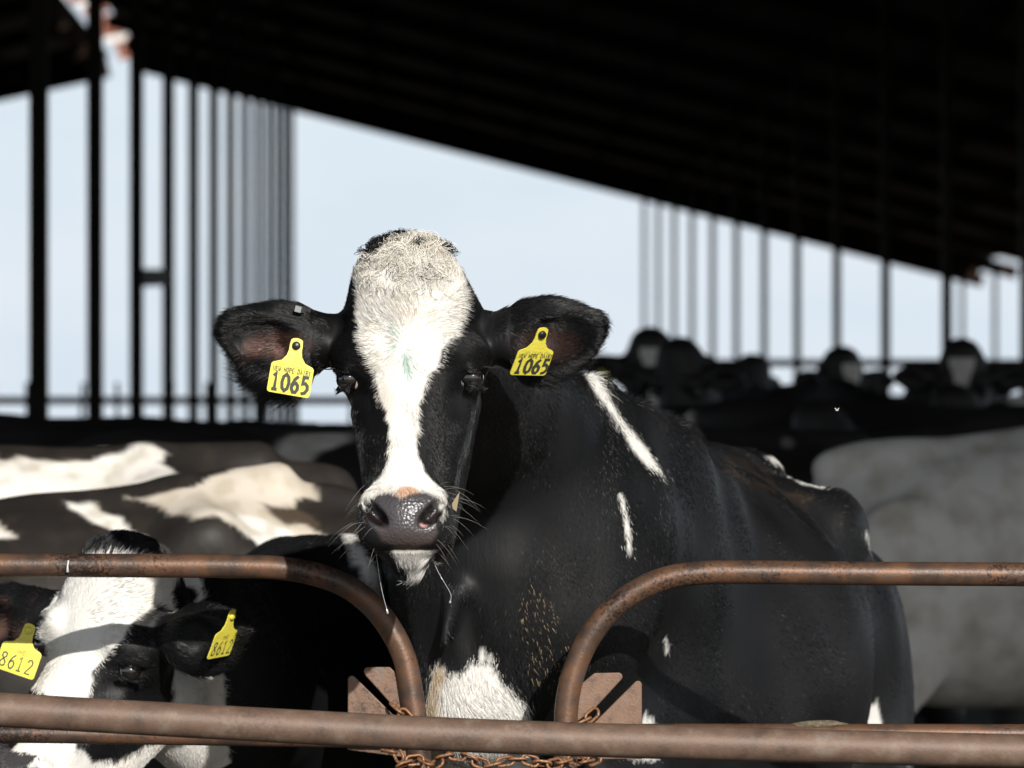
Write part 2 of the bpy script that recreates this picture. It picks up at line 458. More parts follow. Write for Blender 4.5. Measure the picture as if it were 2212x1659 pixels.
def smin(a, b, k):
    h = np.clip(.5 + .5 * (b - a) / k, 0, 1); return b + (a - b) * h - k * h * (1 - h)
def eval_list(lst, p, d=None):
    if d is None: d = np.full(len(p), 1.0)
    for pr, k in lst:
        if k > 0: d = smin(d, sd(pr, p), k)
        else: d = -smin(-d, sd(pr, p), -k)
    return d

def polygonise(fn, xs, ys, zs, blk=8):
    nx, ny, nz = len(xs), len(ys), len(zs)
    val = np.ones((nx, ny, nz), np.float32)
    bx, by, bz = [np.arange(0, n, blk) for n in (nx, ny, nz)]
    def mid(a, s): return np.array([(a[i], a[min(i + blk, len(a)) - 1]) for i in s])
    mx, my, mz = mid(xs, bx), mid(ys, by), mid(zs, bz)
    I, J, K = np.meshgrid(np.arange(len(bx)), np.arange(len(by)), np.arange(len(bz)), indexing='ij')
    I, J, K = I.ravel(), J.ravel(), K.ravel()
    cen = np.stack([mx[I].mean(1), my[J].mean(1), mz[K].mean(1)], 1)
    dia = np.sqrt((mx[I][:, 1] - mx[I][:, 0]) ** 2 + (my[J][:, 1] - my[J][:, 0]) ** 2 + (mz[K][:, 1] - mz[K][:, 0]) ** 2) / 2
    d = fn(cen)
    near = np.abs(d) < dia * 1.35 + .02
    for b in np.nonzero((~near) & (d < 0))[0]:
        val[bx[I[b]]:bx[I[b]] + blk, by[J[b]]:by[J[b]] + blk, bz[K[b]]:bz[K[b]] + blk] = -1
    idx = np.nonzero(near)[0]; o = np.arange(blk); chunk = 1500
    for s in range(0, len(idx), chunk):
        b = idx[s:s + chunk]
        ii = (bx[I[b]][:, None] + o)[:, :, None, None] + np.zeros((1, 1, blk, blk), int)
        jj = (by[J[b]][:, None] + o)[:, None, :, None] + np.zeros((1, blk, 1, blk), int)
        kk = (bz[K[b]][:, None] + o)[:, None, None, :] + np.zeros((1, blk, blk, 1), int)
        ii, jj, kk = ii.ravel(), jj.ravel(), kk.ravel()
        ok = (ii < nx) & (jj < ny) & (kk < nz); ii, jj, kk = ii[ok], jj[ok], kk[ok]
        val[ii, jj, kk] = fn(np.stack([xs[ii], ys[jj], zs[kk]], 1))
    ins = val < 0
    c = np.zeros((nx - 1, ny - 1, nz - 1), np.int8)
    for a in (0, 1):
        for b in (0, 1):
            for e in (0, 1):
                c += ins[a:nx - 1 + a, b:ny - 1 + b, e:nz - 1 + e]
    act = (c > 0) & (c < 8)
    ci, cj, ck = np.nonzero(act); n = len(ci)
    vid = np.full(act.shape, -1, np.int32); vid[ci, cj, ck] = np.arange(n)
    acc = np.zeros((n, 3)); cnt = np.zeros(n)
    co = [(a, b, e) for a in (0, 1) for b in (0, 1) for e in (0, 1)]
    for a in co:
        for ax in range(3):
            if a[ax]: continue
            b = list(a); b[ax] = 1
            va = val[ci + a[0], cj + a[1], ck + a[2]]; vb = val[ci + b[0], cj + b[1], ck + b[2]]
            m = (va < 0) != (vb < 0)
            t = np.where(m, va / np.where(m, va - vb, 1), 0)
            pa = np.stack([xs[ci + a[0]], ys[cj + a[1]], zs[ck + a[2]]], 1); pb = np.stack([xs[ci + b[0]], ys[cj + b[1]], zs[ck + b[2]]], 1)
            acc += np.where(m[:, None], pa + (pb - pa) * t[:, None], 0); cnt += m
    V = acc / cnt[:, None]
    Q = []
    for ax in range(3):
        sl0 = [slice(1, -1)] * 3; sl1 = [slice(1, -1)] * 3
        sl0[ax] = slice(0, -1); sl1[ax] = slice(1, None)
        a = ins[tuple(sl0)]; b = ins[tuple(sl1)]
        e = np.nonzero(a != b); pos = [q + 1 for q in e]; pos[ax] = e[ax]
        u, v = [q for q in range(3) if q != ax]
        def cell(du, dv):
            q = [x.copy() for x in pos]; q[u] -= du; q[v] -= dv
            return vid[q[0], q[1], q[2]]
        quad = np.stack([cell(1, 1), cell(0, 1), cell(0, 0), cell(1, 0)], 1)
        flip = a[e] if ax != 1 else ~a[e]
        quad[~flip] = quad[~flip][:, ::-1]
        Q.append(quad)
    Q = np.concatenate(Q); Q = Q[(Q >= 0).all(1)]
    return V, Q

def axis(lo, hi, fl_, fh, hf, hc):
    a = [lo]; x = lo
    while x < hi:
        x += hf if fl_ <= x < fh else hc
        if a[-1] < fl_ < x: x = fl_
        a.append(x)
    return np.array(a)

def vert_normals(V, Q):
    a, b, c, d = V[Q[:, 0]], V[Q[:, 1]], V[Q[:, 2]], V[Q[:, 3]]
    n = np.cross(c - a, d - b); N = np.zeros_like(V)
    for i in range(4): np.add.at(N, Q[:, i], n)
    return N / (np.linalg.norm(N, axis=1)[:, None] + 1e-12), np.linalg.norm(n, axis=1) / 2

# ------------------------------------------------------------------ the cow's anatomy
def both(f): return [f(-1), f(1)]
def head_prims(ear_drop=0.0, ear_kind='up'):
    L = []
    A = lambda pr, k=.03: L.append((pr, k))
    A(E((0, .085, .085), (.105, .105, .120)), .02)                                   # skull
    A(E((0, .085, .060), (.120, .100, .095)), .03)
    A(E((0, .040, .070), (.104, .066, .125)), .03)                                   # forehead
    A(E((-.010, .060, .165), (.070, .070, .050)), .05)                               # poll
    for s in (-1, 1):
        A(E((s * .086, .040, .016), (.036, .050, .044)), .03)                        # orbit
        A(E((s * .084, .014, .030), (.036, .046, .034)), .025)
        A(C((s * .066, -.022, .046), (s * .108, .018, .034), .021, .018), .02)      # brow
    A(X((0, .020, .01), (0, -.100, -.215), (.064, .055), (.050, .045), (1, 0, 0)), .04)  # nasal bone
    for s in (-1, 1):
        A(X((s * .060, .085, -.02), (s * .036, -.035, -.20), (.045, .085), (.036, .060), (1, 0, 0)), .035)
        A(C((s * .076, .006, -.060), (s * .054, -.056, -.160), .018, .014), .022)    # facial crest
        A(X((s * .062, .185, -.04), (s * .036, .02, -.265), (.040, .070), (.034, .042), (1, 0, 0)), .04)  # jaw
    A(E((0, -.105, -.235), (.066, .062, .056)), .03)                                 # muzzle
    A(E((0, -.128, -.225), (.056, .040, .045)), .02)
    for s in (-1, 1):
        A(E((s * .048, -.120, -.222), (.027, .036, .039)), .02)                      # nostril wings
        A(E((s * .043, -.105, -.256), (.029, .048, .026)), .025)                     # lips
    A(E((0, -.125, -.250), (.046, .042, .024)), .02)                                 # upper lip
    A(E((0, -.078, -.285), (.040, .052, .026)), .022)                                # chin
    A(E((0, -.066, -.306), (.024, .032, .022)), .02)
    A(E((0, -.125, -.2785), (.050, .022, .0012)), -.006)                             # mouth
    for s in (-1, 1):                                                                # nostrils
        R = Matrix.Rotation(s * math.radians(-42), 3, 'Y') @ Matrix.Rotation(s * math.radians(-25), 3, 'Z')
        A(E((s * .043, -.163, -.226), (.023, .030, .0125), R), -.006)
        A(E((s * .054, -.148, -.212), (.013, .026, .009), R), -.006)
    for s in (-1, 1):                                                                # hollow before the eye
        A(E((s * .094, -.034, -.042), (.020, .030, .030)), -.025)
        Re = Matrix.Rotation(s * math.radians(-30), 3, 'Z')
        A(E((s * .1165, .0, -.004), (.022, .024, .0125), Re), -.006)                 # eye opening
        A(C((s * .098, -.022, .010), (s * .120, .016, .012), .0055, .006), .009)     # upper lid
        A(C((s * .098, -.022, -.019), (s * .117, .014, -.022), .005, .0055), .009)   # lower lid
    ear = []
    for s in (-1, 1):
        R = Matrix.Rotation(s * math.radians(-6), 3, 'Y') @ Matrix.Rotation(s * math.radians(-8), 3, 'Z')
        dr = ear_drop if not isinstance(ear_drop, tuple) else ear_drop[(s + 1) // 2]
        q = lambda *c: (s * c[0], c[1], c[2] - dr * max(0, (c[0] - .12)))
        ear.append((E(q(.212, .048, .058), (.088, .030, .060), R), .03))
        ear.append((C(q(.225, .044, .066), q(.290, .038, .078), .036, .020), .035))
        ear.append((E(q(.205, .044, .036 if s < 0 else .058), (.050, .024, .050), R), .03))
        ear.append((E(q(.230, .014, .056), (.072, .030, .036), R), -.012))
        ear.append((C(q(.105, .075, .060), q(.172, .050, .068), .036, .036), .022))
        ear.append((C(q(.150, .035, .055), q(.178, .030, .030), .022, .018), .02))
    return L + ear

def body_prims(sw=.20, bw=.38, gh=1.0):
    L = []
    A = lambda pr, k=.08: L.append((pr, k))
    A(X((0, .0, 1.00), (0, .6, .985), (sw * .95, .35), (bw, .395), (1, 0, 0)), .05)
    A(X((0, .22, .99), (0, .62, .985), (sw * .6 + bw * .40, .375), (bw, .395), (1, 0, 0)), .10)
    A(X((0, .6, .985), (0, 1.12, 1.06), (bw, .395), (.27, .29), (1, 0, 0)), .05)
    A(X((0, 1.10, 1.08), (0, 1.42, 1.12), (.25, .25), (.19, .19), (1, 0, 0)))
    A(C((0, .0, 1.355), (0, 1.3, 1.345), .055, .055), .07)
    A(E((0, .0, 1.35), (.075, .20, .08)), .06)
    for s in (-1, 1):
        A(E((s * .235, 1.11, 1.235), (.055, .10, .065)), .09)
        A(C((0, 1.02, 1.315), (s * .215, 1.11, 1.255), .055, .05), .07)          # hook bones
        A(E((s * .12, 1.50, 1.20), (.055, .07, .055)), .06)           # pin bones
        A(E((s * (sw - .02), .03, .92), (.075, .19, .33)), .06)       # shoulder
        A(C((s * (sw - .03), -.04, .74), (s * .17, .02, .42), .095, .058), .06)
        A(C((s * .17, .02, .42), (s * .17, .0, .10), .052, .040), .03)
        A(C((s * .17, .0, .10), (s * .17, -.03, .03), .046, .058), .02)
        A(E((s * .21, 1.28, .90), (.11, .22, .30)), .08)
        A(C((s * .21, 1.22, .74), (s * .20, 1.52, .50), .11, .055), .06)
        A(C((s * .20, 1.52, .50), (s * .20, 1.45, .10), .050, .042), .03)
        A(C((s * .20, 1.45, .10), (s * .20, 1.41, .03), .046, .058), .02)
    A(E((0, 1.20, .64), (.17, .21, .15)), .08)
    A(E((0, 1.43, 1.30), (.05, .10, .05)), .05)
    A(C((0, 1.50, 1.29), (0, 1.60, 1.10), .035, .028), .03)
    A(C((0, 1.60, 1.10), (0, 1.61, .55), .028, .022), .02)
    A(E((0, 1.61, .45), (.045, .045, .14)), .03)
    return L

def make_sdf(body, neck, hm, head, hs=1.0, lumps=0.0):
    """hm: 4x4 head->cow matrix"""
    Ri = np.array(hm.to_3x3()); t = np.array(hm.translation)
    def fn(p):
        d = eval_list(body + neck, p)
        if lumps:
            nr = np.abs(d) < .06; pn = p[nr]
            d[nr] += lumps * (noise(pn, 15, 40) + .55 * noise(pn * np.array((1, 1, .4)), 42, 41))
        q = (p - t) @ Ri
        m = (q[:, 0] ** 2 / 1.3 + (q[:, 1] - .03) ** 2 + q[:, 2] ** 2) < .46 ** 2
        if m.any():
            hd = eval_list(head, q[m] / hs) * hs
            d[m] = smin(d[m], hd, .045)
        return d
    return fn

def set_attr(me, name, typ, dom, arr):
    a = me.attributes.new(name, typ, dom)
    key = {'FLOAT': 'value', 'FLOAT_COLOR': 'color', 'FLOAT_VECTOR': 'vector'}[typ]
    a.data.foreach_set(key, np.ascontiguousarray(arr, np.float32).ravel())

def hair_obj(name, roots, pts_fn, color, radius, npts, parent, m):
    """pts_fn(t) -> offsets (N,3) at parameter t"""
    n = len(roots)
    cv = bpy.data.hair_curves.new(name); cv.add_curves([npts] * n)
    ts = np.linspace(0, 1, npts)
    pos = np.stack([roots + pts_fn(t) for t in ts], 1)
    cv.position_data.foreach_set('vector', np.ascontiguousarray(pos, np.float32).ravel())
    rad = radius[:, None] * np.clip(1.05 - ts ** 2, .12, 1)[None]
    ra = cv.attributes.get('radius') or cv.attributes.new('radius', 'FLOAT', 'POINT')
    ra.data.foreach_set('value', np.ascontiguousarray(rad, np.float32).ravel())
    if color is not None:
        ca = cv.attributes.new('hair_color', 'FLOAT_VECTOR', 'CURVE')
        ca.data.foreach_set('vector', np.ascontiguousarray(color, np.float32).ravel())
    cv.materials.append(m)
    o = bpy.data.objects.new(name, cv); link(o, parent); o['kind'] = 'stuff'
    return o

def sample_surface(V, Q, N, area, weight, count, r):
    w = area * weight; w = w / w.sum()
    q = r.choice(len(Q), count, p=w); u = r.random((count, 1)); v = r.random((count, 1))
    c = [V[Q[q, i]] for i in range(4)]; nn = [N[Q[q, i]] for i in range(4)]
    bl_ = lambda c: (c[0] * (1 - u) + c[1] * u) * (1 - v) + (c[3] * (1 - u) + c[2] * u) * v
    n = bl_(nn); return bl_(c), n / (np.linalg.norm(n, axis=1)[:, None] + 1e-9)

def grow(name, p, n, flow, length, lift, wave, color, radius, parent, seed=0, npts=4, wfreq=70, m=None):
    """hairs that lie along the flow, lifted off the skin, in wavy locks"""
    r = np.random.default_rng(seed)
    f = flow - n * (flow * n).sum(1)[:, None]; f /= np.linalg.norm(f, axis=1)[:, None] + 1e-9
    side = np.cross(n, f)
    lock = np.stack([noise(p, wfreq, 20), noise(p, wfreq, 21)], 1)
    jit = r.normal(size=(len(p), 2)) * .18
    f = f + side * ((lock[:, 0] * wave + jit[:, 0]))[:, None]; f /= np.linalg.norm(f, axis=1)[:, None]
    L = (length * (1 + .25 * r.normal(size=len(p))).clip(.4, 1.7))[:, None]
    li = ((lift * (1 + .5 * lock[:, 1] + .4 * jit[:, 1])).clip(.02, 1.5))[:, None]
    cv = side * (wave * noise(p, wfreq * .7, 22))[:, None]
    def fn(t): return L * (f * t + n * li * (t - .45 * t * t) + cv * .45 * t * t) - n * .001
    return hair_obj(name, p, fn, color, radius, npts, parent, m or M['hair'])

def ellipsoid_mesh(r, seg=24, rings=16):
    V = []; Fc = []
    for i in range(rings + 1):
        a = math.pi * i / rings
        for j in range(seg):
            b = 2 * math.pi * j / seg; V.append((r * math.sin(a) * math.cos(b), r * math.sin(a) * math.sin(b), r * math.cos(a)))
    for i in range(rings):
        for j in range(seg):
            k = (j + 1) % seg; Fc.append((i * seg + j, (i + 1) * seg + j, (i + 1) * seg + k, i * seg + k))
    return V, Fc
EYEB = mesh_obj('eye', *ellipsoid_mesh(.0205), M['eye'], None, True); eye_me = EYEB.data; bpy.data.objects.remove(EYEB)
W_ = mesh_obj('eye_corner', *ellipsoid_mesh(.0176), M['eye_white'], None, True); eyew_me = W_.data; bpy.data.objects.remove(W_)
def put_eyes(parent, hm, white=True, hs=1.0):
    for s in (-1, 1):
        o = bpy.data.objects.new('eye', eye_me); link(o, parent); o.location = hm @ Vector((s * .1000 * hs, .003 * hs, -.006 * hs))
        if white:
            w = bpy.data.objects.new('eye_white', eyew_me); link(w, o); w.location = hm.to_3x3() @ Vector((-s * .0034, -.0006, -.0012))

# ------------------------------------------------------------------ ear tags with stroke lettering
GL = {
 '1': [[(.15, .8), (.45, 1), (.45, 0)], [(.1, 0), (.8, 0)]], '0': [[(.5, 1), (.18, .85), (.06, .5), (.18, .15), (.5, 0), (.82, .15), (.94, .5), (.82, .85), (.5, 1)]],
 '6': [[(.8, 1), (.4, .78), (.12, .42), (.12, .2), (.35, 0), (.65, 0), (.88, .2), (.85, .42), (.6, .56), (.3, .5), (.13, .34)]],
 '5': [[(.88, 1), (.25, 1), (.2, .58), (.5, .64), (.82, .5), (.88, .28), (.6, .05), (.15, -.02)]],
 '8': [[(.5, .54), (.18, .72), (.2, .92), (.5, 1), (.8, .92), (.82, .72), (.5, .54), (.12, .32), (.15, .08), (.5, 0), (.85, .08), (.88, .32), (.5, .54)]],
 '2': [[(.12, .78), (.25, .96), (.55, 1), (.82, .88), (.82, .65), (.1, 0), (.9, 0)]], '4': [[(.7, 0), (.7, 1), (.1, .3), (.95, .3)]], '7': [[(.1, 1), (.9, 1), (.35, 0)]],
 'N': [[(.1, 0), (.1, 1), (.9, 0), (.9, 1)]], 'E': [[(.9, 1), (.12, 1), (.12, 0), (.9, 0)], [(.12, .52), (.75, .52)]], 'W': [[(0, 1), (.25, 0), (.5, .7), (.75, 0), (1, 1)]],
 'H': [[(.1, 0), (.1, 1)], [(.9, 0), (.9, 1)], [(.1, .5), (.9, .5)]], 'O': [[(.5, 1), (.12, .8), (.08, .3), (.5, 0), (.9, .3), (.88, .8), (.5, 1)]],
 'P': [[(.12, 0), (.12, 1), (.7, 1), (.9, .78), (.7, .5), (.12, .5)]], 'D': [[(.12, 0), (.12, 1), (.6, 1), (.9, .7), (.9, .3), (.6, 0), (.12, 0)]],
 'A': [[(.05, 0), (.5, 1), (.95, 0)], [(.22, .36), (.78, .36)]], 'I': [[(.5, 0), (.5, 1)]], 'R': [[(.12, 0), (.12, 1), (.7, 1), (.9, .78), (.7, .5), (.12, .5)], [(.5, .5), (.92, 0)]],
 'Y': [[(.05, 1), (.5, .5), (.95, 1)], [(.5, .5), (.5, 0)]],
}
def ribbon(path, w):
    p = np.array(path, float); d = np.diff(p, axis=0); d /= np.linalg.norm(d, axis=1)[:, None]
    nrm = np.stack([-d[:, 1], d[:, 0]], 1); V = []
    closed = np.allclose(p[0], p[-1])
    for i in range(len(p)):
        if i == 0: n = nrm[0] + nrm[-1] if closed else nrm[0]
        elif i == len(p) - 1: n = nrm[-1] + nrm[0] if closed else nrm[-1]
        else: n = nrm[i - 1] + nrm[i]
        l = np.linalg.norm(n); n = n / l if l > .3 else nrm[min(i, len(nrm) - 1)]
        sc = min(1.6, 1 / max(.5, n @ nrm[min(i, len(nrm) - 1)]))
        V += [p[i] + n * w / 2 * sc, p[i] - n * w / 2 * sc]
    return V, [(2 * i, 2 * i + 1, 2 * i + 3, 2 * i + 2) for i in range(len(p) - 1)]
def text_mesh(txt, x0, y0, adv, gw, gh, sw, y_off, slant=0.0):
    """lettering on the face of a tag: local x across, z up, the face looks to -y"""
    V = []; Fc = []; x = x0; lay = 0
    for ch in txt:
        if ch != ' ':
            for path in GL[ch]:
                v, f = ribbon([(x + (a + slant * b) * gw, y0 + b * gh) for a, b in path], sw)
                b0 = len(V); V += [(q[0], y_off - .00004 * (lay % 3), q[1]) for q in v]; Fc += [tuple(i + b0 for i in ff) for ff in f]; lay += 1
        x += adv
    return V, Fc

def ear_tag(parent, origin, u, down, number, kind, width=.070):
    """origin: the rivet; u: across, down: towards the bottom edge, in the parent's frame"""
    u = Vector(u).normalized(); d = Vector(down); d = (d - u * d.dot(u)).normalized(); nrm = u.cross(d)   # points away from viewer
    if nrm.y < 0 and False: nrm = -nrm
    m = Matrix((( u.x, -u.cross(d).x * -1, -d.x, origin[0]), (u.y, u.cross(d).y, -d.y, origin[1]), (u.z, u.cross(d).z, -d.z, origin[2]), (0, 0, 0, 1)))
    W = width / 2
    half = [(.0095, .009), (.0105, .0), (.0105, -.008), (.0125, -.017), (.019, -.026), (W - .003, -.031), (W - .0005, -.0335), (W, -.037), (W, -.043), (W, -.049), (W, -.055), (W, -.061), (W, -.067), (W, -.0725), (W, -.076), (W - .0012, -.0785), (W - .004, -.080)]
    out = [(0, .0125), (.006, .0115)] + half
    prof = out + [(-x, z) for x, z in out[::-1] if x > 1e-6]
    n = len(prof); V = []
    def bend(x, z): return .0045 * (z / .08) ** 2 + .03 * x * (z / .08)
    for yy in (-.0008, .0008):
        V += [(x, yy + bend(x, z), z) for x, z in prof]
    # inner points along the middle so that the bent face stays smooth
    Fc = []
    k = (n + 1) // 2
    for i in range(k - 1 if n % 2 == 0 else k - 1):
        a, b = i, i + 1; c_, d_ = (n - 1 - i) % n + 0, (n - i) % n
        q = [a, b, (n - b) % n, (n - a) % n]; q = list(dict.fromkeys(q))
        if len(q) >= 3:
            Fc.append(tuple(q)); Fc.append(tuple(i + n for i in q[::-1]))
    for i in range(n):
        j = (i + 1) % n; Fc.append((i, i + n, j + n, j))
    t = mesh_obj('ear_tag', V, Fc, M['tag'], parent, False); t.matrix_local = m
    def ink(name, txt, mt):
        V, Fc = txt; V = [(x, y + bend(x, z) - .0016, z) for x, y, z in V]
        mesh_obj(name, V, Fc, mt, t)
    if kind == 'near':
        ink('tag_number', text_mesh(number, -W + .0055, -.0745, .0158, .0128, .0265, .0052, 0, .0), M['tag_ink'])
        ink('tag_name', text_mesh('NEW HOPE DAIRY', -W + .0042, -.0448, .00445, .0034, .0074, .00105, 0), M['tag_ink'])
        ink('tag_code', text_mesh('005 124 457 675', -W + .014, -.0365, .0029, .0021, .0042, .0005, 0), M['tag_ink_faint'])
    else:
        ink('tag_number', text_mesh(number, -W + .0045, -.073, .0158, .0115, .025, .0023, 0, .05), M['tag_ink'])
        ink('tag_name', text_mesh('NHD', -.007, -.044, .0055, .0042, .007, .0006, 0), M['tag_ink'])
    r = MB(); an = np.linspace(0, 2 * np.pi, 20, endpoint=False)
    pr = [(.0001, -.006), (.0045, -.0058), (.0066, -.0045), (.0070, -.002), (.0070, .0)]
    V = [(a * math.cos(t_), b, a * math.sin(t_)) for a, b in pr for t_ in an]
    Fc = [(i * 20 + j, i * 20 + (j + 1) % 20, (i + 1) * 20 + (j + 1) % 20, (i + 1) * 20 + j) for i in range(4) for j in range(20)]
    mesh_obj('tag_rivet', V, Fc, M['rivet'] if kind == 'near' else M['tag'], t, True)
    return t

# ------------------------------------------------------------------ main cow
def cow_frame(w, yaw):
    return Matrix.Translation(Vector(w)) @ Matrix.Rotation(yaw, 4, 'Z')
def to_local(Mi, p): return np.array(Mi @ Vector(p))
def px_of(pw): return np.stack([1106 + pw[:, 0] * F / pw[:, 1], 915 + (EYE - pw[:, 2]) * F / pw[:, 1]], 1)

WHITE = np.array((.82, .80, .755)); CREAM = np.array((.64, .55, .41)); BLACK = np.array((.0076, .0076, .0082))
PAD = np.array((.058, .053, .056)); PINK = np.array((.50, .26, .23)); BROWN = np.array((.085, .047, .035)); GREEN = np.array((.16, .36, .31))
def mix(a, b, f): return a + (b - a) * np.clip(f, 0, 1)[:, None]
def soft(d, w): return np.clip(.5 - d / w, 0, 1)

yaw1 = -math.asin(.35)
W1 = (.035, 9.88, 0)
M1 = cow_frame(W1, yaw1); M1i = M1.inverted(); R1 = np.array(M1.to_3x3()); T1 = np.array(M1.translation)
HW = P(885, 810, 8.90)                                   # between the eyes
HS = 8.90 / F
Hm_w = Matrix.Translation(Vector(HW)) @ Matrix.Rotation(math.radians(-3.5), 4, 'Z') @ Matrix.Rotation(math.radians(-.6), 4, 'Y')
H1 = M1i @ Hm_w
def L1(px, py, Y): return to_local(M1i, P(px, py, Y))
def D1(v): return np.array(M1i.to_3x3() @ Vector(v))
uu = D1((.81, 0, .59))
n0, n1, n2 = L1(985, 850, 9.38), L1(1065, 985, 9.66), L1(1150, 1170, 9.77)
neck1 = [(X(n0, n1, (.135, .11), (.175, .14), uu), .06), (C(L1(905, 745, 9.10), L1(1010, 800, 9.38), .09, .10), .06), (X(n1, n2, (.165, .125), (.245, .20), uu), .08),
         (C(L1(1150, 840, 9.52), L1(1255, 885, 9.72), .05, .055), .06), (C(L1(1255, 885, 9.72), L1(1440, 1005, 9.96), .055, .065), .06),
         (X(n2, L1(1250, 1250, 10.2), (.235, .20), (.27, .25), uu), .12),
         (E(L1(1425, 1090, 10.10), (.09, .22, .13)), .12), (E(L1(1370, 1200, 9.98), (.09, .20, .20)), .12),
         (X(L1(1040, 1230, 9.64), L1(1030, 1520, 9.68), (.115, .10), (.105, .11), (1, 0, 0)), .07),      # brisket
         (E(L1(1225, 1330, 9.70), (.13, .13, .20)), .07),
         (C(L1(990, 1280, 9.54), L1(962, 1390, 9.53), .020, .016), .025), (E(L1(1004, 1370, 9.525), (.020, .03, .05)), -.03)]                                                # point of the shoulder
body1 = body_prims(.185, .415)
head1 = head_prims()
fn1 = make_sdf(body1, neck1, H1, head1, 1.0, .006)
hc = np.array(H1.translation)
xs = axis(-1.0, .62, hc[0] - .36, hc[0] + .36, .0042, .011)
ys = axis(-1.45, 1.75, hc[1] - .30, hc[1] + .34, .0042, .011)
zs = axis(-.02, 1.85, hc[2] - .36, hc[2] + .26, .0042, .011)
V, Q = polygonise(fn1, xs, ys, zs)
print('main cow', len(V), len(Q), 't', round(time.time() - T0, 1))

def hpx(*pts):
    """outline on the face given in picture units -> metres in the head's frontal plane"""
    return [((x - 885) * HS, (810 - y) * HS) for x, y in pts]
BLAZE = hpx((762, 590), (790, 565), (820, 540), (860, 520), (905, 512), (950, 525), (985, 555), (1006, 590), (1008, 625), (1000, 690), (985, 725), (955, 765), (930, 812), (905, 870),
            (895, 940), (897, 985), (915, 1020), (945, 1045), (962, 1070), (966, 1105), (955, 1130), (948, 1110), (940, 1078), (900, 1066), (868, 1080), (830, 1066), (806, 1072), (792, 1092), (783, 1110), (784, 1082),
            (795, 1050), (818, 1025), (838, 985), (843, 945), (835, 890), (812, 830), (795, 780), (775, 715), (775, 650))
POLLRIGHT = hpx((948, 528), (985, 535), (1015, 575), (1020, 600), (1003, 592), (985, 568), (968, 566), (960, 548))
POLLBLACK = hpx((745, 600), (775, 570), (815, 540), (850, 528), (880, 522), (880, 505), (800, 500), (730, 560))
PADP = hpx((799, 1078), (822, 1066), (850, 1062), (868, 1076), (880, 1064), (920, 1060), (944, 1072), (948, 1100), (940, 1125), (945, 1150), (930, 1172), (900, 1180), (860, 1180), (825, 1170), (812, 1145), (800, 1130), (792, 1105))
PINKP = hpx((850, 1062), (872, 1050), (895, 1052), (900, 1060), (880, 1066), (868, 1078), (860, 1066))
CHIN = hpx((846, 1183), (935, 1180), (940, 1192), (925, 1225), (895, 1250), (868, 1225))
GREENP = hpx((862, 760), (880, 752), (886, 775), (890, 815), (882, 835), (872, 800))
GREENL = hpx((846, 705), (858, 715), (872, 745), (866, 748))
GREENM = hpx((842, 752), (862, 744), (866, 752), (846, 760))
# patches on the neck and body, outlines as directions seen from the front of the animal
STREAK = [(1243, 783), (1262, 780), (1285, 800), (1310, 845), (1345, 905), (1385, 960), (1420, 1000), (1440, 1032), (1400, 1010), (1365, 965), (1320, 895), (1275, 830)]
STREAK2 = [(1338, 1066), (1344, 1072), (1356, 1120), (1362, 1160), (1360, 1200), (1352, 1160), (1346, 1110)]
CHEST = [(905, 1500), (914, 1470), (924, 1440), (934, 1452), (945, 1428), (955, 1440), (966, 1462), (985, 1452), (995, 1466), (1010, 1440), (1020, 1422), (1030, 1436), (1040, 1410), (1050, 1432), (1058, 1424), (1068, 1450), (1100, 1480), (1130, 1520), (1150, 1565), (1160, 1750), (905, 1750)]
HINDW = [(1838, 1522), (1895, 1516), (1908, 1570), (1920, 1640), (1800, 1640), (1822, 1565)]
RUMPW = [(1655, 985), (1690, 990), (1730, 998), (1735, 1028), (1780, 1044), (1778, 1050), (1730, 1040), (1690, 1020)]
SMALL = [(1434, 1378), (1441, 1376), (1444, 1400), (1440, 1412)]
PINW = [(1876, 1150), (1895, 1175), (1918, 1208), (1895, 1195), (1874, 1172)]
ELBOW = [(1392, 1540), (1412, 1555), (1425, 1640), (1340, 1640), (1380, 1600)]
DIRT = [(1120, 1260), (1150, 1240), (1190, 1280), (1230, 1380), (1240, 1460), (1200, 1520), (1170, 1480), (1120, 1420), (1110, 1330)]

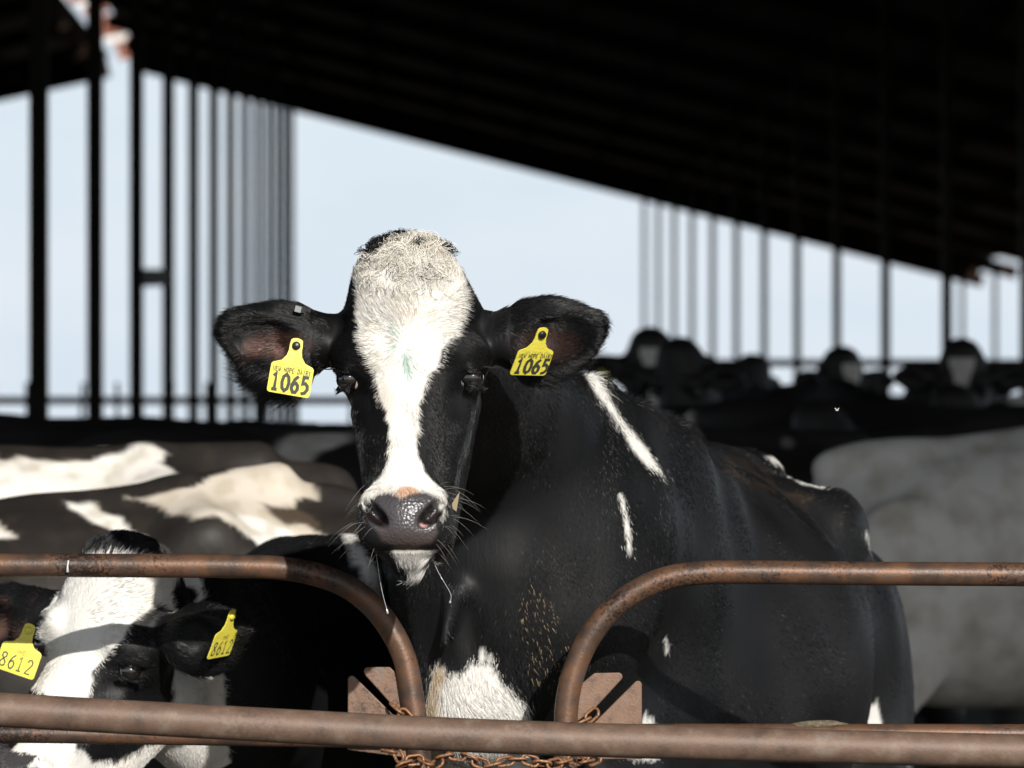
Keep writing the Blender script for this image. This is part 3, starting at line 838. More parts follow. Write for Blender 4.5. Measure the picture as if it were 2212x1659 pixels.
def coat1(pl, nl, rag=.004, inset=0.0):
    """colour and wetness of the coat at local points"""
    pw = pl @ R1.T + T1; nw = nl @ R1.T
    q = (pl - hc) @ np.array(H1.to_3x3())
    col = np.tile(BLACK, (len(pl), 1)); wet = np.zeros(len(pl))
    col = col * np.clip(1 + .55 * noise(pl, 9, 50) + .35 * noise(pl, 34, 51), .35, 2.4)[:, None]
    jag = noise(pl, 260, 1) * rag * .55 + noise(pl, 90, 2) * rag * .8
    face = (q[:, 1] < .12) & (np.abs(q[:, 0]) < .135) & (q[:, 2] > -.36) & (q[:, 2] < .26)
    fp_ = px_of(pw); xz = np.stack([(fp_[:, 0] - 885) * HS, (810 - fp_[:, 1]) * HS], 1)
    d = poly_sd(xz, BLAZE) + jag; f = soft(d, .004) * face
    col = mix(col, WHITE * 1.0, f)
    cr_ = np.clip((q[:, 2] - .155) / .04, 0, 1) * np.clip(1 - (np.abs(q[:, 0] + .0) - .055) / .03, 0, 1) * f
    col = mix(col, np.array((.70, .63, .50)), cr_ * (.45 + .6 * noise(pl, 130, 5)))
    col = mix(col, np.array((.66, .58, .46)), f * np.clip(noise(pl, 45, 6) - .35, 0, 1) * .5)
    col = mix(col, BLACK, soft(poly_sd(xz, POLLBLACK) + jag * 2, .008) * face)
    col = mix(col, BLACK, soft(poly_sd(xz, POLLRIGHT) + jag * 2, .008) * face)
    for gp in (GREENP, GREENL, GREENM):
        col = mix(col, GREEN, soft(poly_sd(xz, gp) + jag * .8, .008) * face * .65)
    snout = face & (q[:, 1] < -.05)
    pd = poly_sd(xz, PADP) + noise(pl, 120, 8) * .0015
    f = soft(pd, .006) * snout
    padc = mix(np.tile(PAD, (len(pl), 1)), PAD * np.array((1.4, 1.15, 1.0)), np.clip((-.235 - q[:, 2]) / .04, 0, 1))
    col = col + (padc - col) * f[:, None]; wet = f.copy()
    f = soft(poly_sd(xz, PINKP) + jag * .5, .004) * snout; col = mix(col, np.array((.58, .36, .24)), f)
    f = soft(poly_sd(xz, CHIN) + jag, .006) * (q[:, 2] < -.281) * face; col = mix(col, WHITE * .9, f)
    mo = np.exp(-((q[:, 2] + .2795) / .003) ** 2) * np.clip(1.3 - np.abs(q[:, 0]) / .03, 0, 1) * snout; col = mix(col, np.array((.06, .038, .016)), mo)
    for s in (-1, 1):                                            # inside of the nostrils
        dn = np.sqrt(((q - np.array((s * .043, -.150, -.224))) ** 2).sum(1))
        inn = soft(dn - .022, .008) * snout * (nl @ np.array((0, 0, 1)) > -2)
        deep = np.clip((q[:, 1] + .163) / .012, 0, 1)
        col = mix(col, np.array((.012, .008, .008)), inn * deep)
        dn = np.sqrt(((q - np.array((s * .0325 + .0, -.157, -.241))) ** 2).sum(1))
        if s > 0: col = mix(col, np.array((.62, .36, .33)), soft(dn - .0065, .003) * snout)
    ear = (np.abs(q[:, 0]) > .150) & (np.abs(q[:, 0]) < .36) & (q[:, 1] < .2) & (np.abs(q[:, 2] - .05) < .13)
    nh = nl @ np.array(H1.to_3x3())
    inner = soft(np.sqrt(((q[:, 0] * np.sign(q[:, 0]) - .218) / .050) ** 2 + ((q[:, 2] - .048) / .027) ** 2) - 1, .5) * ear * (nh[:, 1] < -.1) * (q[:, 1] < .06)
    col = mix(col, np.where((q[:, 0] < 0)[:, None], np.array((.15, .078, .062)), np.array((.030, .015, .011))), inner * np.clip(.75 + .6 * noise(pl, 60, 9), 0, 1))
    if True:
        px = px_of(pw); fr = (nw[:, 1] < .15) & (~face) & (~ear)
        jp = (noise(pl, 130, 11) * 4 + noise(pl, 40, 12) * 5)
        for pol, c, wd in ((STREAK, WHITE * .93, 6), (CHEST, WHITE, 8), (RUMPW, WHITE, 6), (PINW, WHITE, 5)):
            col = mix(col, c, soft(poly_sd(px, pol) + (inset if pol is CHEST else 0) + jp * (.35 if pol is STREAK else 1.9 if pol is CHEST else 1), wd) * fr)
        col = mix(col, WHITE * .9, soft(poly_sd(px, HINDW) + jp, 6) * fr * (pw[:, 1] > 10.75))
        for pol in (STREAK2, SMALL, ELBOW):
            col = mix(col, WHITE * .9, soft(poly_sd(px, pol) + jp * .15, 4) * fr)
        ch = soft(poly_sd(px, [(905, 1480), (930, 1445), (948, 1470), (962, 1510), (955, 1700), (895, 1700)]) + jp * 3, 30) * fr
        col = np.where((col.sum(1) > .8)[:, None], mix(col, CREAM * np.array((.85, .72, .55)), ch), col)
        mud = soft(poly_sd(px, [(950, 1470), (985, 1500), (1000, 1640), (1180, 1640), (1180, 1720), (920, 1720), (925, 1540)]) + jp * 3, 20) * fr * np.clip(.6 + noise(pl, 90, 13), 0, 1)
        col = np.where((col.sum(1) > .6)[:, None], mix(col, np.array((.16, .13, .085)), mud * .85), col)
        brown = np.exp(-((px[:, 1] - (1000 + (px[:, 0] - 1560) * .42)) / 22) ** 2) * (px[:, 0] > 1560) * (px[:, 0] < 1760) * fr
        col = np.where((col.sum(1) < .2)[:, None], mix(col, np.array((.075, .05, .032)), brown * .3 * np.clip(.35 + noise(pl, 30, 14) + .6 * noise(pl, 90, 16), 0, 1)), col)
    return col, wet

N, area = vert_normals(V, Q)
col, wet = coat1(V, N, .004, 13.0)
cow1 = empty('cow', W1, yaw1)
tag(cow1, 'large black cow with white blaze on its face raised above the gap in the rails', 'cow', 'dairy cows in the barn')
me = fast_mesh('body', V, Q, M['coat'])
set_attr(me, 'coat_color', 'FLOAT_COLOR', 'POINT', np.hstack([col, np.ones((len(V), 1))]))
set_attr(me, 'wet', 'FLOAT', 'POINT', wet)
link(bpy.data.objects.new('body', me), cow1)
put_eyes(cow1, H1)

# --- hair of the main cow
def fur_main():
    r = np.random.default_rng(11)
    Hr = np.array(H1.to_3x3()); qc = V[Q].mean(1); q = (qc - hc) @ Hr
    fn_ = N[Q].mean(1); fw = (fn_ @ R1.T)
    pw = qc @ R1.T + T1
    dist = np.sqrt((q ** 2).sum(1)); headz = dist < .40
    ear = (np.abs(q[:, 0]) > .15) & headz & (q[:, 2] > -.08) & (q[:, 1] < .15)
    _, wetq = coat1(qc, fn_)
    dry = wetq < .3
    facing = fw[:, 1] < .45
    # face
    wgt = (headz & ~ear & facing & dry & (q[:, 1] < .2) & (np.abs(q[:, 0]) < .16)).astype(float)
    eyed = np.minimum(((q - (.115, 0, -.004)) ** 2).sum(1), ((q + (.115, 0, .004)) ** 2).sum(1)); wgt *= eyed > .024 ** 2
    p, n = sample_surface(V, Q, N, area, wgt, 110000, r)
    q = (p - hc) @ Hr; c, _ = coat1(p + r.normal(size=p.shape) * .0016, n); c = c * r.uniform(.74, 1.1, (len(p), 1)); cs = (r.random(len(p)) < .2) & (c.sum(1) > 1.2); c[cs] *= np.array((.9, .82, .68))
    Wl = np.array((-.010, -.03, .048)); fl_ = q - Wl; fl_[:, 1] *= .4
    fl_ = fl_ / (np.linalg.norm(fl_, axis=1)[:, None] + .01) + np.array((0, -.1, -.15)) * (q[:, 2] < 0)[:, None]
    fl_ = fl_ @ Hr.T
    pol = np.clip((q[:, 2] - .06) / .10, 0, 1)
    white = (c.sum(1) > 1.0)
    ln = np.where(white, .0105, .009) + .009 * pol; ln = np.where(q[:, 2] < -.2, .007, ln)
    grow('fur', p, n, fl_, ln, np.where(white, .25, .22) + .08 * pol, .35 + .4 * pol, c, np.where(white, .00035, .00036), cow1, 1, 5, 55)
    # curls on the poll
    qf = (qc - hc) @ Hr
    wgt = ((qf[:, 2] > .12) & (np.abs(qf[:, 0] + .004) < .066) & headz & (qf[:, 1] < .14)).astype(float) * np.clip((qf[:, 2] - .12) / .09, 0, 1) ** 1.3
    p, n = sample_surface(V, Q, N, area, wgt, 1500, r); q = (p - hc) @ Hr
    cell = np.floor(q / .017); key = (cell * np.array((73, 19, 37))).sum(1); a0 = (key * 12.9898) % 6.283; cr_ = 1 + .4 * np.sin(key)
    c, _ = coat1(p, n); c = np.where((r.random(len(p)) < .85)[:, None] & (c.sum(1) > .6)[:, None], np.array((.92, .87, .77)), c) * r.uniform(.7, 1.1, (len(p), 1))
    dk = (np.sin(key * 3.3) > .93); c[dk] = BLACK * 1.5
    f = np.stack([np.cos(a0), 0 * a0, np.sin(a0) - .5], 1) @ Hr.T; f -= n * (f * n).sum(1)[:, None]; f /= np.linalg.norm(f, axis=1)[:, None] + 1e-6
    sd_ = np.cross(n, f); L = r.uniform(.015, .030, (len(p), 1)); jj = r.normal(size=(len(p), 3)) * .0025
    def curl(t):
        a = t * 2.9 * cr_[:, None]
        return L * .42 * (f * np.sin(a) + sd_ * (1 - np.cos(a))) + n * (.003 + .011 * np.sin(t * 2.6)) + jj * t
    hair_obj('poll_curls', p, curl, c, np.full(len(p), .00038), 9, cow1, M['hair'])
    # ears
    wgt = (ear & (np.abs(qf[:, 0]) > .16)).astype(float)
    wgt *= np.where((fw[:, 1] < -.15) & (np.abs(np.abs(qf[:, 0]) - .222) < .055) & (np.abs(qf[:, 2] - .046) < .026), .45, 1.0)
    p, n = sample_surface(V, Q, N, area, wgt, 34000, r); q = (p - hc) @ Hr; s = np.sign(q[:, 0])
    c, _ = coat1(p, n); c = np.where((c[:, 0] > .03)[:, None], c * .5, c) * r.uniform(.7, 1.6, (len(p), 1))
    out = np.stack([s * 1.0, -.1 + 0 * s, (q[:, 2] - .075) * 11], 1) @ Hr.T
    rim = np.clip(np.abs(n @ Hr[:, 1]) * -1.2 + 1, 0, 1)
    low = np.clip((.04 - q[:, 2]) / .04, 0, 1) * np.where(s < 0, 1, .45)
    grow('ear_fur', p, n, out, (.014 + .010 * rim + .024 * low), .34 + .2 * low, .34, c, np.full(len(p), .00032), cow1, 2, 5, 60)
    # neck, chest and body
    vis = (fw[:, 1] < .35) & ~(headz & (qf[:, 1] < .12)) & (pw[:, 2] > .85)
    wgt = vis * np.clip(1.6 - (pw[:, 1] - 9.4) * .9, .35, 1.6)
    p, n = sample_surface(V, Q, N, area, wgt, 200000, r)
    c, _ = coat1(p + r.normal(size=p.shape) * .0045, n, .006)
    c = c * np.where(c.sum(1) < .2, r.uniform(.15, 1.0, len(p)) ** 2 * 3.6, r.uniform(.75, 1.1, len(p)))[:, None]; pale = r.random(len(p)) < .02; c[pale] = c[pale] * .4 + np.array((.066, .066, .068))  # scattered pale hairs put the speckle of fur highlights into the colour
    fleck = (poly_sd(px_of(p @ R1.T + T1), DIRT) < 12 * noise(p, 30, 12)) & (r.random(len(p)) < .16) & (noise(p, 60, 15) > -.3); c[fleck] = np.array((.36, .27, .15)) * r.uniform(.5, 1.2, (fleck.sum(), 1))
    pwl = p @ R1.T + T1; down = np.tile(np.array((.12, .5, -1.0)), (len(p), 1))
    t = np.clip((pwl[:, 1] - 9.5) / .7, 0, 1)[:, None]; fl_ = down * (1 - t) + np.array((.35, .9, -.55)) * t
    chest = np.clip((1.06 - pwl[:, 2]) / .1, 0, 1) * (pwl[:, 0] < .05)
    grow('body_fur', p, n, fl_ @ R1, .011 + .012 * chest, .17 + .12 * chest, .26 + .2 * chest, c, np.where(c.sum(1) > .9, .00055, .00062), cow1, 3, 4, 28)
    # mane along the crest
    wgt = ((pw[:, 1] > 9.4) & (pw[:, 1] < 10.2) & (fw[:, 2] > .55) & ~headz & (pw[:, 2] > 1.3)).astype(float)
    p, n = sample_surface(V, Q, N, area, wgt, 5000, r); c, _ = coat1(p, n); c = c * r.uniform(.7, 1.3, (len(p), 1))
    grow('mane', p, n, np.tile(np.array((.4, .6, -.2)), (len(p), 1)) @ R1, np.full(len(p), .022), .6, .5, c, np.full(len(p), .0004), cow1, 4, 5, 50)
    # whiskers
    pts = []; dr = []
    ww = (headz & (qf[:, 2] < -.17) & (qf[:, 2] > -.335) & (np.abs(qf[:, 0]) > .045) & (qf[:, 1] < .0)).astype(float)
    p, n = sample_surface(V, Q, N, area, ww, 50, r); q = (p - hc) @ Hr
    ln = r.uniform(.02, .055, (len(p), 1)); dv = n * .8 + np.stack([np.sign(q[:, 0]) * .5, -.1 + 0 * q[:, 0], r.normal(0, .35, len(p)) - .35], 1) @ Hr.T
    dv /= np.linalg.norm(dv, axis=1)[:, None]; gz = np.array((0, 0, -1.0))
    hair_obj('whiskers', p, lambda t: ln * (dv * t + gz * .35 * t * t), None, np.full(len(p), .0002), 6, cow1, M['whisker'])
    ww = (headz & (qf[:, 2] < -.295) & (qf[:, 1] < .02)).astype(float)
    p, n = sample_surface(V, Q, N, area, ww, 2600, r); c, _ = coat1(p, n); c = c * r.uniform(.7, 1.1, (len(p), 1))
    grow('chin_fur', p, n, np.tile(np.array((0, -.1, -1.0)), (len(p), 1)) @ R1, np.full(len(p), .018), .35, .3, c, np.full(len(p), .0004), cow1, 5, 5, 60)
    # eyelashes
    for s in (-1, 1):
        k = 22; a = np.linspace(-.9, .9, k); base = np.stack([s * (.112 + .012 * np.cos(a)), .001 + .020 * np.sin(a), .010 + .003 * np.cos(a)], 1)
        p = base @ Hr.T + hc; dd = (np.stack([s * np.ones(k), -.35 + .5 * np.sin(a), -.25 + 0 * a], 1)) @ Hr.T
        hair_obj('eyelashes', p, lambda t: .024 * (dd * t + np.array((0, 0, .2)) * t * t), np.tile(np.array((.03, .026, .024)), (k, 1)), np.full(k, .00026), 5, cow1, M['hair'])
fur_main()
print('fur', round(time.time() - T0, 1))

# tags of the main cow
def wdir(v): return M1i.to_3x3() @ Vector(v)
ear_tag(cow1, M1i @ Vector(P(640, 747, 8.835)), wdir((1, .05, -.175)), wdir((.02, -.06, -1)), '1065', 'near', .0695)
ear_tag(cow1, M1i @ Vector(P(1170, 722, 8.84)), wdir((.058, .034, .0)), wdir((-.018, .022, -.045)), '1065', 'near', .066)
cl = MB(); cl.box((0, 0, 0), (.011, .016, .010)); c_ = cl.build('ear_clip', M['metal'], cow1); c_.location = M1i @ Vector(P(648, 668, 8.925))
c_.rotation_euler = (0, .25, 0)
# saliva strands
for pts in ([P(812, 1188, 8.86), P(818, 1235, 8.858), P(826, 1280, 8.857), P(838, 1326, 8.856)], [P(928, 1190, 8.86), P(945, 1232, 8.856), P(962, 1262, 8.853), P(974, 1285, 8.852), P(972, 1303, 8.852)]):
    pp = spline([to_local(M1i, p) for p in pts], 24); rr = .00042 + .0002 * np.sin(np.arange(24) * 1.7) ** 2; rr[-2:] = .0019
    mb = MB(); mb.tube(pp, rr, 8); mb.build('saliva_strand', M['saliva'], cow1, True)
st = MB(); a, b, c_ = P(972, 1094, 8.80), P(986, 1105, 8.805), P(993, 1062, 8.79)
o = st.add([a, b, c_, a + (0, .002, 0), b + (0, .002, 0), c_ + (0, .002, 0)], [(0, 1, 2), (5, 4, 3), (0, 3, 4, 1), (1, 4, 5, 2), (2, 5, 3, 0)]).build('straw_flake', M['straw'])
tag(o, 'dry straw flake stuck beside the muzzle of the big black cow', 'straw')

# ------------------------------------------------------------------ second cow behind the left rail
yaw2 = math.radians(10)
W2 = (-.31, 10.45, 0)
M2 = cow_frame(W2, yaw2); M2i = M2.inverted(); R2 = np.array(M2.to_3x3()); T2 = np.array(M2.translation)
H2w = Matrix.Translation(Vector(P(188, 1414, 9.70))) @ Matrix.Rotation(math.radians(-36), 4, 'Z') @ Matrix.Rotation(math.radians(12), 4, 'Y') @ Matrix.Rotation(math.radians(-6), 4, 'X')
H2 = M2i @ H2w; hc2 = np.array(H2.translation); Hr2 = np.array(H2.to_3x3())
def L2(px, py, Y): return to_local(M2i, P(px, py, Y))
SB = .86
def scale_prims(L, s):
    out = []
    for pr, k in L:
        if pr[0] == 'E': out.append((('E', pr[1] * s, pr[2] * s, pr[3]), k))
        elif pr[0] == 'C': out.append((('C', pr[1] * s, pr[2] * s, pr[3] * s, pr[4] * s), k))
        else: out.append((('X', pr[1] * s, pr[2] * s, pr[3] * s, pr[4] * s, pr[5]), k))
    return out
body2 = scale_prims(body_prims(.17, .32), SB)
neck2 = [(X(L2(270, 1420, 9.88), L2(480, 1460, 10.05), (.13, .11), (.20, .13), (0, 0, 1)), .06), (X(L2(480, 1460, 10.05), L2(660, 1430, 10.4), (.19, .13), (.22, .16), (0, 0, 1)), .08)]
fn2 = make_sdf(body2, neck2, H2, head_prims((.45, -.25)), 1.0)
xs = axis(-.95, .50, hc2[0] - .40, hc2[0] + .40, .0055, .016); ys = axis(-1.25, 1.7, hc2[1] - .34, hc2[1] + .34, .0055, .016); zs = axis(-.02, 1.55, hc2[2] - .36, hc2[2] + .28, .0055, .016)
V2, Q2 = polygonise(fn2, xs, ys, zs); N2, area2 = vert_normals(V2, Q2)
FACE2 = [(60, 1480), (80, 1400), (100, 1320), (140, 1250), (200, 1205), (345, 1195), (420, 1200), (440, 1290), (432, 1330), (452, 1360), (480, 1440), (490, 1500), (485, 1580), (500, 1640), (520, 1900), (-200, 1900), (0, 1650), (60, 1580), (110, 1500)]
PATCH2 = [(188, 1500), (200, 1450), (240, 1400), (290, 1350), (340, 1310), (362, 1315), (368, 1380), (380, 1420), (378, 1490), (360, 1560), (330, 1600), (260, 1640), (200, 1645), (165, 1615), (170, 1560)]
SPOT2 = [(372, 1275), (400, 1262), (428, 1285), (425, 1330), (412, 1345), (385, 1330), (370, 1300)]
SIDE2 = [(742, 1150), (760, 1150), (830, 1260), (830, 1330), (790, 1260)]
def coat2(pl, nl, rag=1.0):
    pw = pl @ R2.T + T2; nw = nl @ R2.T; q = (pl - hc2) @ Hr2; px = px_of(pw)
    col = np.tile(BLACK, (len(pl), 1)); wet = np.zeros(len(pl))
    jp = (noise(pl, 240, 1) * 2.5 + noise(pl, 80, 2) * 3.5) * rag
    face = (np.sqrt((q ** 2).sum(1)) < .40) & (np.abs(q[:, 0]) < .128) & (nw[:, 1] < .3)
    f = soft(poly_sd(px, FACE2) + jp, 5) * face; col = mix(col, WHITE, f)
    col = mix(col, np.array((.60, .53, .41)), f * np.clip(noise(pl, 40, 6) - .2, 0, 1) * .5)
    col = mix(col, BLACK, soft(poly_sd(px, PATCH2) + jp, 5) * face); col = mix(col, BLACK, soft(poly_sd(px, SPOT2) + jp, 5) * face)
    bd = (nw[:, 1] < .4) & ~face
    col = mix(col, WHITE, soft(poly_sd(px, SIDE2) + jp, 8) * bd)
    pad = (q[:, 1] < -.10) & (q[:, 2] < -.18) & (np.abs(q[:, 0]) < .05) & face; col[pad] = PAD; wet[pad] = 1
    ear = (np.abs(q[:, 0]) > .16) & (np.abs(q[:, 0]) < .33) & (np.abs(q[:, 2]) < .16) & ((nl @ Hr2)[:, 1] < -.3)
    col = np.where(ear[:, None], mix(col, np.array((.10, .055, .04)), np.clip(.4 + noise(pl, 60, 9), 0, 1) * (q[:, 0] < 0) * .8), col)
    return col, wet
cow2 = empty('cow', W2, yaw2)
tag(cow2, 'cow with white face and black eye patch looking out below the left rail', 'cow', 'dairy cows in the barn')
col, wet = coat2(V2, N2); me = fast_mesh('body', V2, Q2, M['coat'])
set_attr(me, 'coat_color', 'FLOAT_COLOR', 'POINT', np.hstack([col, np.ones((len(V2), 1))])); set_attr(me, 'wet', 'FLOAT', 'POINT', wet)
link(bpy.data.objects.new('body', me), cow2); put_eyes(cow2, H2)
def fur_second():
    r = np.random.default_rng(12); qc = V2[Q2].mean(1); q = (qc - hc2) @ Hr2; fn_ = N2[Q2].mean(1); fw = fn_ @ R2.T; pw = qc @ R2.T + T2
    dist = np.sqrt((q ** 2).sum(1)); eyed = np.minimum(((q - (.115, 0, -.004)) ** 2).sum(1), ((q + (.115, 0, .004)) ** 2).sum(1))
    ear = (np.abs(q[:, 0]) > .15) & (dist < .4)
    wgt = ((dist < .38) & (fw[:, 1] < .45) & (eyed > .025 ** 2) & ~ear).astype(float)
    p, n = sample_surface(V2, Q2, N2, area2, wgt, 42000, r); qq = (p - hc2) @ Hr2; c, _ = coat2(p, n, 1.5); c = c * r.uniform(.82, 1.08, (len(p), 1))
    fl_ = qq - np.array((0, -.03, .05)); fl_[:, 1] *= .4; fl_ = (fl_ / (np.linalg.norm(fl_, axis=1)[:, None] + .01)) @ Hr2.T
    grow('fur', p, n, fl_, .011 + .008 * np.clip((qq[:, 2] - .06) / .1, 0, 1), .28, .4, c, np.full(len(p), .00048), cow2, 6, 4, 55)
    p, n = sample_surface(V2, Q2, N2, area2, ear.astype(float), 14000, r); qq = (p - hc2) @ Hr2; c, _ = coat2(p, n); c = c * r.uniform(.7, 1.5, (len(p), 1))
    grow('ear_fur', p, n, np.stack([np.sign(qq[:, 0]), 0 * qq[:, 0], (qq[:, 2] - .03) * 8 - .3], 1) @ Hr2.T, np.full(len(p), .018), .3, .35, c, np.full(len(p), .0004), cow2, 7, 4, 55)
    wgt = ((q[:, 2] > .20) & (dist < .4) & (np.abs(q[:, 0]) < .055)).astype(float)
    p, n = sample_surface(V2, Q2, N2, area2, wgt, 4000, r)
    grow('topknot', p, n, np.tile(np.array((1.0, 0, .1)), (len(p), 1)) @ R2, np.full(len(p), .012), .25, .35, np.tile(BLACK, (len(p), 1)) * r.uniform(.7, 1.6, (len(p), 1)), np.full(len(p), .0005), cow2, 8, 6, 30)
    wgt = ((fw[:, 1] < .3) & (dist > .25) & (pw[:, 2] > .85)).astype(float)
    p, n = sample_surface(V2, Q2, N2, area2, wgt, 30000, r); c, _ = coat2(p, n); c = c * r.uniform(.6, 1.4, (len(p), 1))
    grow('body_fur', p, n, np.tile(np.array((.6, .5, -.6)), (len(p), 1)) @ R2, np.full(len(p), .013), .15, .25, c, np.full(len(p), .0005), cow2, 9, 4, 28)
fur_second()
def wdir2(v): return M2i.to_3x3() @ Vector(v)
ear_tag(cow2, M2i @ Vector(P(62, 1362, 9.62)), wdir2((.95, .05, -.33)), wdir2((-.25, -.08, -1)), '8612', 'far', .072)
ear_tag(cow2, M2i @ Vector(P(500, 1330, 9.50)), wdir2((.035, .06, .006)), wdir2((-.02, .012, -.062)), '8612', 'far', .068)
print('second cow', round(time.time() - T0, 1))

# ------------------------------------------------------------------ the herd
def generic_cow(head_t, rx, rz, neck_pts, h=.016, hh=.009):
    hm = Matrix.Translation(Vector(head_t)) @ Matrix.Rotation(rz, 4, 'Z') @ Matrix.Rotation(rx, 4, 'X')
    a, b, c = [np.array(x, float) for x in neck_pts]
    nk = [(X(a, b, (.11, .125), (.13, .19), (1, 0, 0)), .06), (X(b, c, (.13, .19), (.17, .30), (1, 0, 0)), .08)]
    fn = make_sdf(body_prims(.24, .35), nk, hm, head_prims(.15)); h_ = np.array(head_t)
    xs = axis(-.56, .56, h_[0] - .36, h_[0] + .36, hh, h); ys = axis(h_[1] - .4, 1.75, h_[1] - .3, h_[1] + .25, hh, h); zs = axis(-.02, max(1.55, h_[2] + .35), h_[2] - .36, h_[2] + .28, hh, h)
    V, Q = polygonise(fn, xs, ys, zs)
    me = fast_mesh('body', V, Q, M['herd']); q = (V - h_) @ np.array(hm.to_3x3())
    bz = soft(np.abs(q[:, 0] - .0) - .022 - .04 * np.clip(q[:, 2] / .12, 0, 1), .01) * (q[:, 2] < .15) * (q[:, 1] < .05) * (np.abs(q[:, 2] + .03) < .25)
    dark = (np.sqrt((q ** 2).sum(1)) < .38) * 1.0
    set_attr(me, 'blaze', 'FLOAT', 'POINT', bz * .3 - dark * (1 - bz) * .4)
    return me, hm
KIND = {
 'up': generic_cow((0, -.62, 1.56), math.radians(12), 0, [(0, -.50, 1.50), (0, -.28, 1.28), (0, .05, 1.10)]),
 'low': generic_cow((0, -.80, .86), math.radians(20), 0, [(0, -.66, .90), (0, -.35, 1.02), (0, .05, 1.06)]),
 'mid': generic_cow((.15, -.72, 1.22), math.radians(8), .5, [(.08, -.58, 1.22), (0, -.32, 1.18), (0, .05, 1.08)]),
}
for k in KIND: KIND[k][0].name = 'body'
tag_s = MB(); tag_s.add([(-.03, 0, 0), (.03, 0, 0), (.035, 0, -.07), (-.035, 0, -.07), (-.03, .002, 0), (.03, .002, 0), (.035, .002, -.07), (-.035, .002, -.07), (0, 0, .03), (0, .002, .03)],
                        [(0, 3, 2, 1), (4, 5, 6, 7), (0, 4, 7, 3), (1, 2, 6, 5), (3, 7, 6, 2), (0, 1, 8), (5, 4, 9), (0, 8, 9, 4), (1, 5, 9, 8)])
to = tag_s.build('ear_tag', M['tag']); tag_me = to.data; bpy.data.objects.remove(to)
def herd_cow(kind, x, y, yaw, white, label, s=1.0, tags=False, coat=None, rise=0.0):
    me, hm = KIND[kind]
    o = empty('cow', (x, y, 0), yaw); o.scale = (s, s, s); tag(o, label, 'cow', 'dairy cows in the barn')
    if coat is not None or rise: me = me.copy()
    if rise:                                          # a higher rump than withers
        n = len(me.vertices); co = np.zeros(n * 3, np.float32); me.vertices.foreach_get('co', co); co = co.reshape(-1, 3)
        co[:, 2] *= 1 + rise * np.clip(co[:, 1], 0, 1.3); me.vertices.foreach_set('co', co.ravel()); me.update()
    b = bpy.data.objects.new('body', me); link(b, o); b['whiteness'] = float(white); b['blazed'] = 1.0 if ('blaze ' in label or 'triangle below' in label or 'pale forehead' in label) else 0.0
    for sg in (-1, 1):
        e = bpy.data.objects.new('eye', eye_me); link(e, o); e.location = hm @ Vector((sg * .1035, .001, -.004))
        if tags:
            t = bpy.data.objects.new('ear_tag', tag_me); link(t, o); t.location = hm @ Vector((sg * .225, -.02, .02))
    if coat is not None:
        n = len(me.vertices); co = np.zeros(n * 3, np.float32); me.vertices.foreach_get('co', co)
        mw = np.array((Matrix.Translation((x, y, 0)) @ Matrix.Rotation(yaw, 4, 'Z') @ Matrix.Scale(s, 4)))
        pl = co.reshape(-1, 3).astype(float); pw = pl @ mw[:3, :3].T + mw[:3, 3]
        px = px_of(pw); jp = noise(pl, 60, 3) * 5 + noise(pl, 22, 4) * 6
        c = np.tile(np.array((.017, .0145, .013)) * 1.2, (n, 1))
        for pol, cc in coat:
            c = mix(c, np.array(cc), soft(poly_sd(px, pol) + jp, 8))
        lum = c.sum(1) > .8
        dirt = np.clip(.15 + noise(pl, 45, 7) * .7 + noise(pl, 110, 8) * .5, 0, 1)
        c = np.where(lum[:, None], mix(c, np.array((.34, .28, .19)), dirt * .45), mix(c, np.array((.05, .041, .033)), dirt * .28))
        set_attr(me, 'coat_color', 'FLOAT_COLOR', 'POINT', np.hstack([c, np.ones((n, 1))]))
        set_attr(me, 'wet', 'FLOAT', 'POINT', np.zeros(n)); me.materials.clear(); me.materials.append(M['coat'])
    return o
DW = (.80, .77, .71); TAN = (.58, .52, .44)
LEFT = math.radians(-90)      # nose to the picture's left, tail to the right
herd_cow('low', -1.62, 12.15, LEFT + .05, 0, 'black and white cow broadside just above the left rail, tan dirty rump', .845, False, rise=.118, coat=
         [([(145, 1086), (205, 1090), (260, 1110), (300, 1150), (325, 1185), (290, 1185), (240, 1160), (190, 1130), (150, 1100)], DW),
          ([(-50, 1120), (0, 1130), (40, 1160), (-20, 1170)], DW),
          ([(270, 1075), (420, 1050), (520, 1010), (620, 990), (680, 1050), (690, 1085), (650, 1078), (640, 1100), (700, 1160), (690, 1200), (560, 1150), (470, 1112), (400, 1118), (330, 1098)], TAN), ([(470, 1112), (540, 1118), (620, 1150), (660, 1185), (650, 1235), (600, 1230), (560, 1165), (520, 1140)], DW), ([(560, 1085), (640, 1095), (700, 1130), (690, 1150), (620, 1130)], (.07, .05, .035))])
herd_cow('low', -1.86, 13.2, LEFT - .04, 0, 'white cow with black rump and yellow stains in the sunlight, far left', .962, False, rise=.035, coat=
         [([(-200, 900), (0, 990), (200, 990), (330, 955), (360, 980), (330, 1000), (375, 1030), (380, 1080), (340, 1140), (-200, 1140)], DW)])
herd_cow('low', -2.05, 14.1, LEFT + .02, 0, 'pale tan-backed cow behind the white cow, only its back in sun', .985, False, coat=
         [([(-200, 900), (0, 900), (90, 990), (200, 960), (345, 950), (345, 1010), (-200, 1100)], TAN)])
herd_cow('low', 1.10, 16.6, LEFT + .12, .5, 'big white cow in shade at the right edge behind the black cow', .975, False, rise=.085)
herd_cow('mid', -1.1, 16.2, LEFT - .1, -.05, 'dark cow in barn shade above the sunlit white cow', 1.0)
herd_cow('low', -.05, 17.2, LEFT + .5, -.14, 'dark cow in barn shade left of the big cow\'s cheek', 1.02)
herd_cow('mid', -1.0, 19.0, LEFT + 2.9, -.1, 'dark cow standing under the roof beyond the left-hand backs', 1.0)
